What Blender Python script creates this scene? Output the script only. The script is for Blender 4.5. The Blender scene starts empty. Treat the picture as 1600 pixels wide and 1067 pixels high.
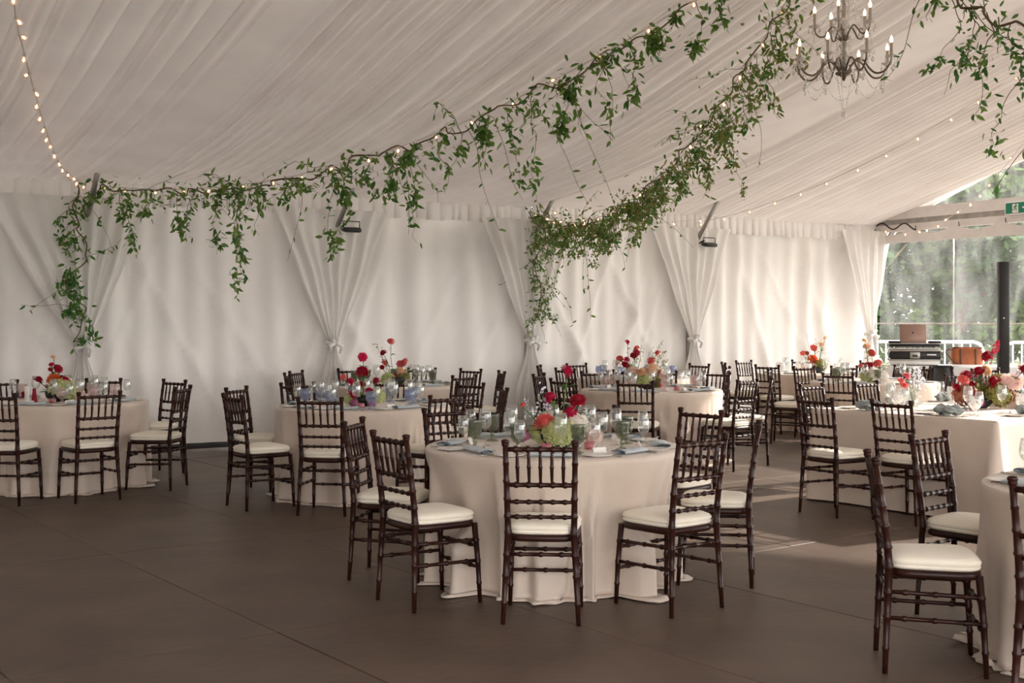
import bpy, math, random
from mathutils import Vector, Matrix
random.seed(7)
R = math.radians
SC = bpy.context.scene
COL = SC.collection

def smooth_path(pts, k=4):
    P = [Vector(p) for p in pts]; out = []
    for i in range(len(P)-1):
        a = P[max(0, i-1)]; b = P[i]; c = P[i+1]; d = P[min(len(P)-1, i+2)]
        for j in range(k):
            t = j/k; out.append(.5*((2*b)+(c-a)*t+(2*a-5*b+4*c-d)*t*t+(3*b-a-3*c+d)*t**3))
    out.append(P[-1]); return out
# ------------------------------------------------------------------ camera
cam = bpy.data.cameras.new('camera'); camo = bpy.data.objects.new('camera', cam); COL.objects.link(camo)
cam.sensor_width = 36.0; cam.lens = 42.75; cam.shift_y = -0.0206
cam.clip_end = 300
camo.location = (0, 0, 1.5); camo.rotation_euler = (R(90), 0, 0)
SC.camera = camo
# ------------------------------------------------------------------ daylight
w = bpy.data.worlds.new('sky'); SC.world = w; w.use_nodes = True
bg = w.node_tree.nodes['Background']
bg.inputs[0].default_value = (1.0, 0.965, 0.955, 1); bg.inputs[1].default_value = 4.6
sun = bpy.data.lights.new('sun', 'SUN'); sun.energy = 10.0; sun.angle = R(0.8); sun.color = (1.0, 0.9, 0.82)
suno = bpy.data.objects.new('sun', sun); COL.objects.link(suno)
SUN_DIR = Vector((0.86, 0.51, 0.0)).normalized() * math.cos(R(26)) + Vector((0, 0, math.sin(R(26))))
suno.rotation_euler = (-SUN_DIR).to_track_quat('-Z', 'Y').to_euler()
suno.location = (30, 30, 20)
SC.view_settings.view_transform = 'Standard'; SC.view_settings.look = 'None'
SC.view_settings.gamma = 1.0; SC.view_settings.use_curve_mapping = False
SC.view_settings.exposure = 0.27

# ------------------------------------------------------------------ materials
def srgb(r, g, b):
    f = lambda c: (c/255/12.92) if c/255 <= .04045 else ((c/255+.055)/1.055)**2.4
    return (f(r), f(g), f(b), 1)
def nodes(name):
    m = bpy.data.materials.new(name); m.use_nodes = True
    nt = m.node_tree; nt.nodes.clear()
    out = nt.nodes.new('ShaderNodeOutputMaterial')
    return m, nt, out
def colnoise(nt, c1, c2, scale=6.0, detail=4.0, stretch=None, coord='Object'):
    tc = nt.nodes.new('ShaderNodeTexCoord'); src = tc.outputs[coord]
    if stretch:
        mp = nt.nodes.new('ShaderNodeMapping'); mp.inputs['Scale'].default_value = stretch
        nt.links.new(src, mp.inputs[0]); src = mp.outputs[0]
    nz = nt.nodes.new('ShaderNodeTexNoise'); nz.inputs['Scale'].default_value = scale; nz.inputs['Detail'].default_value = detail
    nt.links.new(src, nz.inputs['Vector'])
    rp = nt.nodes.new('ShaderNodeValToRGB')
    rp.color_ramp.elements[0].position = .3; rp.color_ramp.elements[1].position = .7
    rp.color_ramp.elements[0].color = c1; rp.color_ramp.elements[1].color = c2
    nt.links.new(nz.outputs['Fac'], rp.inputs[0])
    return rp.outputs[0], nz
def mat(name, c1, c2=None, rough=.6, metal=0.0, scale=6, bump=0.0, bscale=None, stretch=None, sheen=0, coat=0, emit=None, spec=.5):
    m, nt, out = nodes(name)
    p = nt.nodes.new('ShaderNodeBsdfPrincipled'); nt.links.new(p.outputs[0], out.inputs[0])
    c, nz = colnoise(nt, c1, c2 or c1, scale, 4, stretch)
    nt.links.new(c, p.inputs['Base Color'])
    p.inputs['Roughness'].default_value = rough; p.inputs['Metallic'].default_value = metal
    p.inputs['Specular IOR Level'].default_value = spec
    if sheen: p.inputs['Sheen Weight'].default_value = sheen
    if coat: p.inputs['Coat Weight'].default_value = coat; p.inputs['Coat Roughness'].default_value = .12
    if emit: p.inputs['Emission Color'].default_value = emit[0]; p.inputs['Emission Strength'].default_value = emit[1]
    if bump:
        b = nt.nodes.new('ShaderNodeBump'); b.inputs['Strength'].default_value = bump; b.inputs['Distance'].default_value = .01
        if bscale:
            n2 = nt.nodes.new('ShaderNodeTexNoise'); n2.inputs['Scale'].default_value = bscale
            nt.links.new(nz.inputs['Vector'].links[0].from_socket, n2.inputs['Vector']); nz = n2
        nt.links.new(nz.outputs['Fac'], b.inputs['Height']); nt.links.new(b.outputs[0], p.inputs['Normal'])
    return m
def fabric(name, c1, c2, trans=.35, scale=3, clear=0.0, bump=.15):
    m, nt, out = nodes(name)
    c, nz = colnoise(nt, c1, c2, scale)
    d = nt.nodes.new('ShaderNodeBsdfDiffuse'); t = nt.nodes.new('ShaderNodeBsdfTranslucent')
    mx = nt.nodes.new('ShaderNodeMixShader'); mx.inputs[0].default_value = trans
    nt.links.new(c, d.inputs[0]); nt.links.new(c, t.inputs[0])
    if bump:
        b = nt.nodes.new('ShaderNodeBump'); b.inputs['Strength'].default_value = bump; b.inputs['Distance'].default_value = .01
        n2 = nt.nodes.new('ShaderNodeTexNoise'); n2.inputs['Scale'].default_value = 9; n2.inputs['Detail'].default_value = 6
        nt.links.new(nz.inputs['Vector'].links[0].from_socket, n2.inputs['Vector'])
        nt.links.new(n2.outputs['Fac'], b.inputs['Height']); nt.links.new(b.outputs[0], d.inputs['Normal'])
    nt.links.new(d.outputs[0], mx.inputs[1]); nt.links.new(t.outputs[0], mx.inputs[2])
    last = mx
    if clear:
        tr = nt.nodes.new('ShaderNodeBsdfTransparent'); m2 = nt.nodes.new('ShaderNodeMixShader'); m2.inputs[0].default_value = clear
        nt.links.new(mx.outputs[0], m2.inputs[1]); nt.links.new(tr.outputs[0], m2.inputs[2]); last = m2
    nt.links.new(last.outputs[0], out.inputs[0])
    return m
def glass(name, tint, haze=.06, rim=.35):
    m, nt, out = nodes(name)
    lw = nt.nodes.new('ShaderNodeLayerWeight'); lw.inputs[0].default_value = .35
    tc = nt.nodes.new('ShaderNodeTexCoord'); nz = nt.nodes.new('ShaderNodeTexNoise'); nz.inputs['Scale'].default_value = 60
    nt.links.new(tc.outputs['Object'], nz.inputs['Vector'])
    tr = nt.nodes.new('ShaderNodeBsdfTransparent'); tr.inputs[0].default_value = tint
    gl = nt.nodes.new('ShaderNodeBsdfGlossy'); gl.inputs['Roughness'].default_value = .06
    df = nt.nodes.new('ShaderNodeBsdfDiffuse'); df.inputs[0].default_value = tint
    m1 = nt.nodes.new('ShaderNodeMixShader'); m2 = nt.nodes.new('ShaderNodeMixShader')
    mul = nt.nodes.new('ShaderNodeMath'); mul.operation = 'MULTIPLY_ADD'; mul.inputs[1].default_value = rim; mul.inputs[2].default_value = .05
    nt.links.new(lw.outputs['Facing'], mul.inputs[0]); nt.links.new(mul.outputs[0], m1.inputs[0])
    nt.links.new(tr.outputs[0], m1.inputs[1]); nt.links.new(gl.outputs[0], m1.inputs[2])
    mh = nt.nodes.new('ShaderNodeMath'); mh.operation = 'MULTIPLY'; mh.inputs[1].default_value = haze*2
    nt.links.new(nz.outputs['Fac'], mh.inputs[0]); nt.links.new(mh.outputs[0], m2.inputs[0])
    nt.links.new(m1.outputs[0], m2.inputs[1]); nt.links.new(df.outputs[0], m2.inputs[2])
    nt.links.new(m2.outputs[0], out.inputs[0])
    return m

M = {}
M['wood'] = mat('dark_stained_wood', srgb(34, 15, 11), srgb(58, 27, 19), .33, scale=14, stretch=(1, 1, .25), spec=.28)
M['cushion'] = mat('ivory_cushion', srgb(240, 230, 210), srgb(248, 240, 222), .75, scale=5, bump=.2, bscale=25, sheen=.2)
M['linen'] = mat('taupe_satin_cloth', srgb(210, 193, 177), srgb(219, 203, 188), .46, scale=4, bump=.12, bscale=30, sheen=.25, spec=.3)
M['liner'] = fabric('white_liner_fabric', srgb(236, 230, 226), srgb(244, 239, 235), .09, 2)
M['roof'] = fabric('white_tent_vinyl', srgb(232, 230, 228), srgb(240, 238, 236), .3, 2)
M['wall'] = fabric('white_tent_wall', srgb(230, 226, 221), srgb(240, 235, 229), .02, 1.2, bump=.6)
M['sheer'] = fabric('sheer_white_curtain', srgb(240, 236, 232), srgb(248, 245, 241), .15, 3, clear=.05)
M['floor'] = mat('brown_painted_plywood', srgb(78, 63, 52), srgb(102, 84, 71), .5, scale=1.7, bump=.25, bscale=14)
M['ground'] = mat('outside_grass', srgb(86, 98, 60), srgb(130, 132, 96), .9, scale=2, bump=.5)
M['dark'] = mat('black_rubber', srgb(22, 20, 20), srgb(32, 30, 29), .6)
M['alu'] = mat('brushed_aluminium', srgb(150, 146, 142), srgb(176, 172, 168), .38, .8, 8)
M['beam'] = mat('white_beam', srgb(214, 208, 204), srgb(226, 220, 216), .5)
M['stem'] = mat('vine_stem', srgb(92, 66, 46), srgb(112, 96, 60), .8, scale=20)
M['flstem'] = mat('flower_stem', srgb(72, 104, 50), srgb(104, 132, 70), .6, scale=20)
for i, (a, b) in enumerate([((50, 98, 36), (84, 134, 56)), ((88, 124, 46), (128, 156, 74)), ((110, 116, 52), (146, 144, 76))]):
    m, nt, out = nodes('leaf_green_%d' % i)
    c, nz = colnoise(nt, srgb(*a), srgb(*b), 9)
    p = nt.nodes.new('ShaderNodeBsdfPrincipled'); p.inputs['Roughness'].default_value = .42
    t = nt.nodes.new('ShaderNodeBsdfTranslucent'); mx = nt.nodes.new('ShaderNodeMixShader'); mx.inputs[0].default_value = .35
    nt.links.new(c, p.inputs['Base Color']); nt.links.new(c, t.inputs[0])
    nt.links.new(p.outputs[0], mx.inputs[1]); nt.links.new(t.outputs[0], mx.inputs[2]); nt.links.new(mx.outputs[0], out.inputs[0])
    M['leaf%d' % i] = m
FLC = dict(crimson=((150, 10, 36), (196, 22, 58)), magenta=((196, 16, 72), (228, 40, 100)), coral=((226, 92, 92), (244, 140, 128)),
           orange=((222, 92, 46), (244, 132, 78)), peach=((246, 204, 164), (252, 226, 196)), blush=((244, 208, 198), (250, 228, 220)),
           white=((244, 238, 226), (252, 248, 240)), pink=((222, 96, 112), (240, 138, 146)), mauve=((176, 88, 138), (206, 128, 170)),
           lime=((190, 200, 128), (220, 226, 170)), olive=((128, 128, 60), (168, 160, 92)), rust=((150, 84, 66), (186, 124, 92)),
           lilac=((216, 212, 226), (236, 234, 242)))
for k, (a, b) in FLC.items():
    m, nt, out = nodes('petal_' + k)
    c, nz = colnoise(nt, srgb(*a), srgb(*b), 24)
    d = nt.nodes.new('ShaderNodeBsdfPrincipled'); d.inputs['Roughness'].default_value = .6
    t = nt.nodes.new('ShaderNodeBsdfTranslucent'); mx = nt.nodes.new('ShaderNodeMixShader'); mx.inputs[0].default_value = .3
    nt.links.new(c, d.inputs['Base Color']); nt.links.new(c, t.inputs[0])
    nt.links.new(d.outputs[0], mx.inputs[1]); nt.links.new(t.outputs[0], mx.inputs[2]); nt.links.new(mx.outputs[0], out.inputs[0])
    M['p_' + k] = m
M['clear'] = glass('clear_glass', (.97, .98, .97, 1), .03, .5)
M['g_green'] = glass('green_pressed_glass', srgb(198, 203, 184), .09, .4)
M['g_blue'] = glass('blue_pressed_glass', srgb(218, 224, 240), .14, .4)
M['g_pink'] = glass('pale_pink_pressed_glass', srgb(247, 238, 236), .16, .4)
M['crystal'] = glass('crystal', (.97, .96, .95, 1), .3, .8)
M['china'] = mat('white_china', srgb(238, 232, 226), srgb(244, 240, 234), .2)
M['card'] = mat('white_card', srgb(244, 240, 234), None, .8)
M['napkin'] = mat('grey_blue_napkin', srgb(174, 184, 190), srgb(194, 202, 206), .9, scale=9, bump=.3, bscale=120, sheen=.2)
M['napkin2'] = mat('slate_napkin', srgb(138, 146, 146), srgb(160, 166, 164), .9, scale=9, bump=.3, bscale=120, sheen=.2)
M['steel'] = mat('polished_steel', srgb(190, 186, 182), srgb(210, 206, 202), .18, 1.0)
M['bronze'] = mat('dark_bronze', srgb(104, 94, 84), srgb(136, 124, 112), .3, .8)
M['candle'] = mat('candle_sleeve', srgb(178, 166, 152), srgb(194, 182, 168), .6)
M['bulb'] = mat('warm_bulb', srgb(255, 226, 196), None, .3, emit=((1.0, .62, .34, 1), 5.0))
M['bulbglass'] = glass('bulb_glass', (1, .93, .88, 1), .15, .5)
M['white'] = mat('white_plastic', srgb(232, 230, 226), srgb(238, 236, 232), .45)
M['black'] = mat('black_plastic', srgb(20, 20, 22), srgb(30, 30, 32), .45)
M['grey'] = mat('grey_plastic', srgb(96, 100, 104), srgb(112, 116, 120), .5)
M['leather'] = mat('tan_leather', srgb(140, 74, 34), srgb(178, 100, 54), .5, scale=7, bump=.2)
M['dleather'] = mat('dark_leather', srgb(84, 44, 26), srgb(104, 56, 34), .5, scale=7)
M['laptop'] = mat('rose_laptop_aluminium', srgb(150, 120, 108), srgb(158, 128, 114), .4, .3)
M['case'] = mat('silver_case', srgb(176, 172, 166), srgb(196, 192, 186), .35, .7)
M['exitgreen'] = mat('exit_sign_green', srgb(0, 120, 92), srgb(4, 128, 98), .5)
M['bark'] = mat('tree_bark', srgb(104, 84, 68), srgb(134, 110, 90), .9, scale=5, bump=.5)
M['cable'] = mat('cable_wire', srgb(120, 112, 100), None, .7)
M['wirew'] = mat('pale_wire', srgb(216, 208, 200), None, .7)
M['paint'] = mat('white_railing_paint', srgb(226, 228, 228), None, .5)

# ------------------------------------------------------------------ mesh builder
class MB:
    def __init__(s): s.v = []; s.f = []; s.m = []; s.mi = 0
    def add(s, vs, fs):
        o = len(s.v); s.v += [tuple(p) for p in vs]; s.f += [tuple(i+o for i in f) for f in fs]; s.m += [s.mi]*len(fs); return s
    def box(s, c, d, rot=None, bevel=0):
        hx, hy, hz = d[0]/2, d[1]/2, d[2]/2
        if bevel:
            b = min(bevel, hx*.9, hy*.9, hz*.9); pts = []; fs = []
            levels = [(-hz, b), (-hz+b, 0), (hz-b, 0), (hz, b)]
            for z, i in levels:
                x, y = hx-i, hy-i; k = b*.7
                pts += [(-x+k, -y, z), (x-k, -y, z), (x, -y+k, z), (x, y-k, z), (x-k, y, z), (-x+k, y, z), (-x, y-k, z), (-x, -y+k, z)]
            for l in range(3):
                for i in range(8):
                    j = (i+1) % 8; fs.append((l*8+i, l*8+j, l*8+8+j, l*8+8+i))
            fs.append(tuple(range(7, -1, -1))); fs.append(tuple(range(24, 32)))
        else:
            pts = [(-hx, -hy, -hz), (hx, -hy, -hz), (hx, hy, -hz), (-hx, hy, -hz), (-hx, -hy, hz), (hx, -hy, hz), (hx, hy, hz), (-hx, hy, hz)]
            fs = [(3, 2, 1, 0), (4, 5, 6, 7), (0, 1, 5, 4), (1, 2, 6, 5), (2, 3, 7, 6), (3, 0, 4, 7)]
        cv = Vector(c)
        pts = [Vector(p) for p in pts]
        if rot is not None: pts = [rot @ p for p in pts]
        return s.add([p+cv for p in pts], fs)
    def tube(s, path, rad, n=8, cap=True):
        path = [Vector(p) for p in path]; N = len(path)
        if not isinstance(rad, (list, tuple)): rad = [rad]*N
        vs = []; fs = []
        t0 = (path[1]-path[0]).normalized()
        a = Vector((0, 0, 1)) if abs(t0.z) < .9 else Vector((1, 0, 0))
        x = t0.cross(a).normalized()
        for i, p in enumerate(path):
            t = (path[min(i+1, N-1)]-path[max(i-1, 0)])
            t = t.normalized() if t.length > 1e-9 else t0
            x = (x - t*x.dot(t)); x = x.normalized() if x.length > 1e-6 else t.orthogonal().normalized()
            y = t.cross(x)
            for k in range(n):
                an = 2*math.pi*k/n
                vs.append(p + (x*math.cos(an)+y*math.sin(an))*rad[i])
        for i in range(N-1):
            for k in range(n):
                j = (k+1) % n; fs.append((i*n+k, i*n+j, i*n+n+j, i*n+n+k))
        if cap: fs.append(tuple(range(n-1, -1, -1))); fs.append(tuple(range((N-1)*n, N*n)))
        return s.add(vs, fs)
    def lathe(s, prof, n=16, c=(0, 0, 0), flute=0, nf=0, capb=False, capt=False):
        vs = []; fs = []; cx, cy, cz = c
        for r, z in prof:
            for k in range(n):
                an = 2*math.pi*k/n
                rr = r*(1+(flute*math.cos(nf*an) if flute else 0))
                vs.append((cx+rr*math.cos(an), cy+rr*math.sin(an), cz+z))
        for i in range(len(prof)-1):
            for k in range(n):
                j = (k+1) % n; fs.append((i*n+k, i*n+j, i*n+n+j, i*n+n+k))
        if capb: fs.append(tuple(range(n-1, -1, -1)))
        if capt: fs.append(tuple(range((len(prof)-1)*n, len(prof)*n)))
        return s.add(vs, fs)
    def grid(s, fn, nu, nv, wrapu=False):
        vs = [fn(i/(nu if wrapu else nu-1), j/(nv-1)) for j in range(nv) for i in range(nu)]
        fs = []
        for j in range(nv-1):
            for i in range(nu if wrapu else nu-1):
                k = (i+1) % nu
                fs.append((j*nu+i, j*nu+k, j*nu+nu+k, j*nu+nu+i))
        return s.add(vs, fs)
    def prism(s, poly, axis_o, ex, ey, ez, th):
        """polygon (2d) in plane ex,ey at axis_o, thickness th along ez"""
        o = Vector(axis_o); n = len(poly)
        a = [o+ex*p[0]+ey*p[1] for p in poly]; b = [p+ez*th for p in a]
        return s.add(a+b, [tuple(range(n-1, -1, -1)), tuple(range(n, 2*n))]+[(i, (i+1) % n, n+(i+1) % n, n+i) for i in range(n)])
    def mesh(s, name, mats, smooth=True):
        me = bpy.data.meshes.new(name); me.from_pydata(s.v, [], s.f)
        if not isinstance(mats, (list, tuple)): mats = [mats]
        for m in mats: me.materials.append(M[m] if isinstance(m, str) else m)
        if len(mats) > 1: me.polygons.foreach_set('material_index', s.m)
        me.polygons.foreach_set('use_smooth', [smooth]*len(me.polygons))
        me.update(); return me
    def build(s, name, mats, parent=None, smooth=True, loc=None):
        return put(name, s.mesh(name, mats, smooth), parent, loc)
def put(name, me, parent=None, loc=None, rot=None, scale=None):
    o = bpy.data.objects.new(name, me); COL.objects.link(o); o.parent = parent
    if loc is not None: o.location = loc
    if rot is not None: o.rotation_euler = rot
    if scale is not None: o.scale = (scale,)*3 if isinstance(scale, (int, float)) else scale
    return o
def tag(o, label, cat, group=None):
    assert 4 <= len(label.split()) <= 16, label
    o['label'] = label; o['category'] = cat
    if group: o['group'] = group
    return o
def thing(name, label, cat, loc=(0, 0, 0), rz=0, group=None):
    o = bpy.data.objects.new(name, None); COL.objects.link(o); o.location = loc; o.rotation_euler = (0, 0, rz)
    o.empty_display_size = .1
    return tag(o, label, cat, group)
def struct(o): o['kind'] = 'structure'; return o
def copy_tree(o, parent=None):
    c = o.copy(); COL.objects.link(c); c.parent = parent
    for ch in [k for k in KIDS.get(o.name, [])]: copy_tree(ch, c)
    return c
KIDS = {}
def kids_of(o):
    KIDS[o.name] = list(o.children)
    for c in o.children: kids_of(c)
def sm(x): x = max(0, min(1, x)); return x*x*(3-2*x)
def lerp(a, b, t): return a+(b-a)*t

# ------------------------------------------------------------------ tent geometry (plan): s runs along the back wall, w into the tent
P0 = Vector((-4.76, 13.5, 0)); U = Vector((.855, .519, 0)).normalized(); N = Vector((.519, -.855, 0)).normalized()
BAYS = [-8.8, -5.9, -2.95, 0, 2.96, 5.82, 8.64, 12.53]
SEND = 12.53; WID = 15.2; RID = 7.6; EAVE = 3.05
def SW(s, wv, z=0): p = P0+U*s+N*wv; return Vector((p.x, p.y, z))
def liner_z(s, wv):
    wv2 = wv if wv <= RID else WID-wv
    a = 3.05+.03*wv2+.014*wv2**2; b = 3.05+.06*wv2+.0175*wv2**2; c = 3.05+.275*wv2-.002*wv2**2
    if s < 5.8: t = sm(s/5.8); return lerp(a, b, t)
    return lerp(b, c, sm((s-5.8)/3.6))

# floor: plywood sheets in their own grid
fl = struct(MB().box((2, 9.5, -.03), (40, 40, .02), Matrix.Rotation(math.atan2(.6, .8), 3, 'Z')).build('floor', 'dark', smooth=False))
EP = Vector((.8, .6, 0)); EQ = Vector((.6, -.8, 0))
sheet = MB().box((0, 0, -.01), (1.236, 2.434, .02), bevel=.002).mesh('plywood_sheet', 'floor', False)
rotf = math.atan2(.6, .8)
for i in range(-6, 14):
    for j in range(-9, 5):
        c = EP*(2.608+1.24*(i+.5)) + EQ*(-5.352+2.44*(j+.5))
        sv = (c-P0).dot(U); wv = (c-P0).dot(N)
        if not (-5.5 < sv < SEND+1.0 and -.9 < wv < 15.5): continue
        o = put('plywood_sheet', sheet, fl, (c.x, c.y, random.uniform(-.0012, .0012)), (R(random.uniform(-.03, .03)), R(random.uniform(-.03, .03)), rotf + (math.pi if random.random() < .5 else 0)))
gr = struct(MB().box((5, 30, -.09), (160, 160, .08)).build('floor_outside', 'ground', smooth=False))

# back wall: one sheet per bay with hanging folds and diagonal creases
wb = struct(MB().box(SW(-.5, -.07, .035), (34, .03, .07), Matrix.Rotation(math.atan2(.519, .855), 3, 'Z')).build('wall_back', 'dark', smooth=False))
def wall_sheet(s0, s1, seed, wmap=None, z0=.07, z1=3.0):
    rnd = random.Random(seed)
    L = s1-s0
    waves = [(rnd.uniform(1.5, 9), rnd.uniform(0, 6.28), rnd.uniform(.2, 1)) for _ in range(7)]
    dg = [(rnd.uniform(-.2, 1.2)*L, rnd.choice((-1, 1))*rnd.uniform(.25, .7), rnd.uniform(.04, .1), rnd.uniform(.02, .055)) for _ in range(10)]
    def fn(u, v):
        x = u*L; z = lerp(z0, z1, v); d = 0
        for f, p, a in waves: d += a*.027*math.sin(f*x*2.6+p+.25*z*math.sin(p))*(.35+.65*v)
        for x0, sl, wd, am in dg:
            q = (x-x0-sl*z)/wd; d += am*math.exp(-q*q)*(.3+.7*math.sin(math.pi*min(1, v*1.05)))
        d += -.05*math.sin(math.pi*u)*math.sin(math.pi*v)
        return SW(s0+x, -.03+d, z)
    return MB().grid(fn, int(L*44), 34)
for i in range(len(BAYS)-1):
    wall_sheet(BAYS[i]+.0, BAYS[i+1]-.01, i+3).build('wall_sheet', 'wall', wb)
# left end wall, and an unseen front stub that shapes the daylight
def plain_wall(a, b, z1f, name):
    L = (b-a).length; e = (b-a).normalized(); nn = Vector((-e.y, e.x, 0))
    rnd = random.Random(5)
    def fn(u, v):
        x = u*L; z = z1f(x)*v
        return a+e*x+nn*(.03*math.sin(x*5)+.02*math.sin(x*11+2))+Vector((0, 0, z))
    return struct(MB().grid(fn, 160, 12).build(name, 'wall'))
plain_wall(SW(-8.8, 0), SW(-8.8, WID), lambda x: 3.0+.3*min(x, WID-x), 'wall_left')

plain_wall(SW(-8.8, WID), SW(-5.9, WID), lambda x: 3.0, 'wall_front_unseen')  # unseen stub added to limit skylight entering from the camera side

# roof vinyl and gathered ceiling liner
def rz_(wv): return 3.16+.33*(wv if wv <= RID else WID-wv)
roof = MB()
for a, b in ((-.06, RID), (RID, WID+.06)):
    roof.grid(lambda u, v: SW(lerp(-8.8, SEND+.05, u), lerp(a, b, v), rz_(lerp(a, b, v))), 24, 10)
ceil = struct(roof.build('ceiling', 'roof'))
def pleat_table(s0, s1, seed):
    rnd = random.Random(seed); x = s0; out = []
    while x < s1:
        wd = rnd.choice((.07, .08, .09, .11, .13, .18))*rnd.uniform(.8, 1.3); out.append((x, wd, rnd.uniform(.5, 1.0), rnd.uniform(-.02, .02))); x += wd
    return out
def liner_panel(s0, s1, seed, w0=0.0, w1=RID, smooth0=None, nw=22, zoff=0):
    tab = pleat_table(s0, s1, seed)
    cols = []                                   # (s, lift, drift)
    for x, wd, a, dr in tab:
        h = .05*a*min(1, wd/.1)
        for q, hh in ((0, .3), (.05, -.2), (.16, -.72), (.36, -1.0), (.62, -.92), (.85, -.5), (.955, .05)):
            sx = x+q*wd
            if sx > s1: break
            k = 1.0
            if smooth0: k = 1-sm((sx-smooth0[0])/.06)*(1-sm((sx-smooth0[1])/.15))
            ed = sm((sx-s0)/.06)*sm((s1-sx)/.06); dr = dr*ed
            cols.append((sx, h*hh*k*ed + ((.07 if s0 > 5 else .012)*(1-k)*ed if smooth0 else 0), dr*k))
    cols.append((s1, 0, 0)); vs = []; n = len(cols)
    rnd = random.Random(seed+1); ph = [rnd.uniform(0, 6.28) for _ in range(4)]
    for j in range(nw):
        wv = lerp(w0, w1, j/(nw-1)); t = j/(nw-1)
        for sx, l, dr in cols:
            sag = -.07*math.sin(math.pi*(sx-s0)/(s1-s0))*math.sin(math.pi*min(1, t*1.3+.05))
            fan = dr*math.sin(3*t+ph[0])+.03*math.sin(2.2*t+ph[1])*math.sin(math.pi*(sx-s0)/(s1-s0))
            lift = (l if l <= .05 else l*sm(t*4))*(1.0 if t > .05 else .7)*(1+.2*math.sin(4*t+ph[2]))
            vs.append(SW(sx+fan, wv, liner_z(sx, wv)+sag+lift+zoff))
    fs = [(j*n+i, j*n+i+1, j*n+n+i+1, j*n+n+i) for j in range(nw-1) for i in range(n-1)]
    return MB().add(vs, fs)
for i in range(len(BAYS)-1):
    s0, s1 = BAYS[i], BAYS[i+1]
    sm0 = {3: (.02, .34), 4: None, 5: (5.86, 7.25)}.get(i)
    liner_panel(s0, s1, 40+i, smooth0=sm0).build('liner_panel', 'liner', ceil)
    liner_panel(s0, s1, 80+i, w0=WID, w1=RID, nw=8).build('liner_panel', 'liner', ceil)
# pleated valance under the eave
for i in range(2, len(BAYS)-1):
    s0, s1 = BAYS[i], BAYS[i+1]; rnd = random.Random(i*9+1)
    xs = []; x = s0+.02
    while x < s1-.02:
        wd = rnd.uniform(.09, .2); h = rnd.uniform(.6, 1.1)
        xs += [(x, 0), (x+.012, .032*h), (x+wd*.45, .03*h), (x+wd*.8, .012*h), (x+wd*.98, -.004)]; x += wd
    def fn(u, v, xs=xs):
        k = min(len(xs)-1, int(round(u*(len(xs)-1)))); sx, d = xs[k]
        q = 1-v
        edge = .05*math.exp(-((sx-s0)/.12)**2)+.05*math.exp(-((s1-sx)/.12)**2)
        return SW(sx+.01*q*math.sin(sx*13), .07+d*(.5+.9*q)+.015*math.sin(sx*5)*q, 3.06-q*(.26+.012*math.sin(sx*9)-edge))
    MB().grid(fn, len(xs), 5).build('valance', 'liner', ceil)

# tied back curtains at each pole
def curtain(sc_, wl, wr, ztie=1.22, seed=1, zt=2.86, off=.12, woff=0.0):
    rnd = random.Random(seed); nf = 9; ph = rnd.uniform(0, 6.28)
    t = thing('tied_curtain', 'placeholder label for the curtain', 'curtain', SW(sc_, off))
    def W(z, side):
        top = wl if side < 0 else wr
        if z >= ztie: q = (z-ztie)/(zt-ztie); return lerp(.045, top, q**.92)
        q = (ztie-z)/ztie; return lerp(.045, .24 if side < 0 else .26, sm(q*1.5))
    def fn(u, v):
        z = lerp(zt, .03, v) if v < 1 else .03
        a = u*2-1; side = -1 if a < 0 else 1
        x = W(z, side)*abs(a)**1.0*side
        q = abs(z-ztie)
        amp = .014+.022*sm(q/.9)
        d = amp*math.sin(nf*math.pi*u*1.6+ph+.5*math.sin(3*z))+.02*math.cos(2.1*nf*u+z)
        if z > ztie: d += .05*(1-abs(a))*sm(1-q/.8)
        x += .012*math.sin(6*z+9*u)*sm(q)
        p = U*x+N*(d+.03)
        return Vector((p.x, p.y, z))
    MB().grid(fn, 84, 60).build('drape', 'sheer', t)
    # tie band and knot
    b = MB(); pts = []
    for k in range(17):
        a = 2*math.pi*k/16; p = U*(.07*math.cos(a))+N*(.03+.075*math.sin(a)); pts.append(Vector((p.x, p.y, ztie+.012*math.cos(a*2))))
    b.tube(pts, .022, 7, False)
    c0 = N*.11
    for k, (dx, dz) in enumerate(((-.05, -.02), (.05, -.03), (.02, .05), (-.03, .04))):
        p0 = Vector((c0.x, c0.y, ztie)); p1 = p0+U*dx*1.6+Vector((0, 0, dz*1.3))+N*.03; p2 = p0+U*dx*1.2+Vector((0, 0, dz*2.4-.05))
        b.tube([p0, p1, p2], [.02, .028, .012], 7)
    b.build('tie', 'sheer', t)
    return t
CL = {0: 'white curtain tied back at the leftmost pole, behind the green vine', 2.96: 'white curtain tied back between the leftmost and centre vine poles',
      5.82: 'white curtain tied at the pole wrapped in the dense vine', 8.64: 'white curtain tied back below the small floodlight right of centre'}
for sc_, lab in CL.items():
    c = curtain(sc_-.05, .75 if sc_ else 1.05, .75, seed=int(sc_*10)+2); tag(c, lab, 'curtain', 'tied back curtains')
c = curtain(SEND-.35, .62, .5, ztie=1.28, seed=91, off=.2, zt=2.95); tag(c, 'white sheer curtain tied back in the corner beside the clear wall', 'curtain', 'tied back curtains')

# poles with knee braces
for k, s0 in enumerate(BAYS[2:]):
    b = struct(MB().box(SW(s0, .0, 1.52), (.08, .08, 3.0), Matrix.Rotation(math.atan2(.519, .855), 3, 'Z'), .008).build('trim_%d' % (k+1), 'alu'))
    MB().tube([SW(s0+.02, .1, 2.62), SW(s0+.02, .62, liner_z(s0, .62)+.02)], .03, 10).build('knee_brace', 'alu', b)
    MB().tube([SW(s0+.02, .06, rz_(.06)-.05), SW(s0+.02, RID, rz_(RID)-.06)], .035, 8).build('rafter', 'alu', b)

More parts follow.
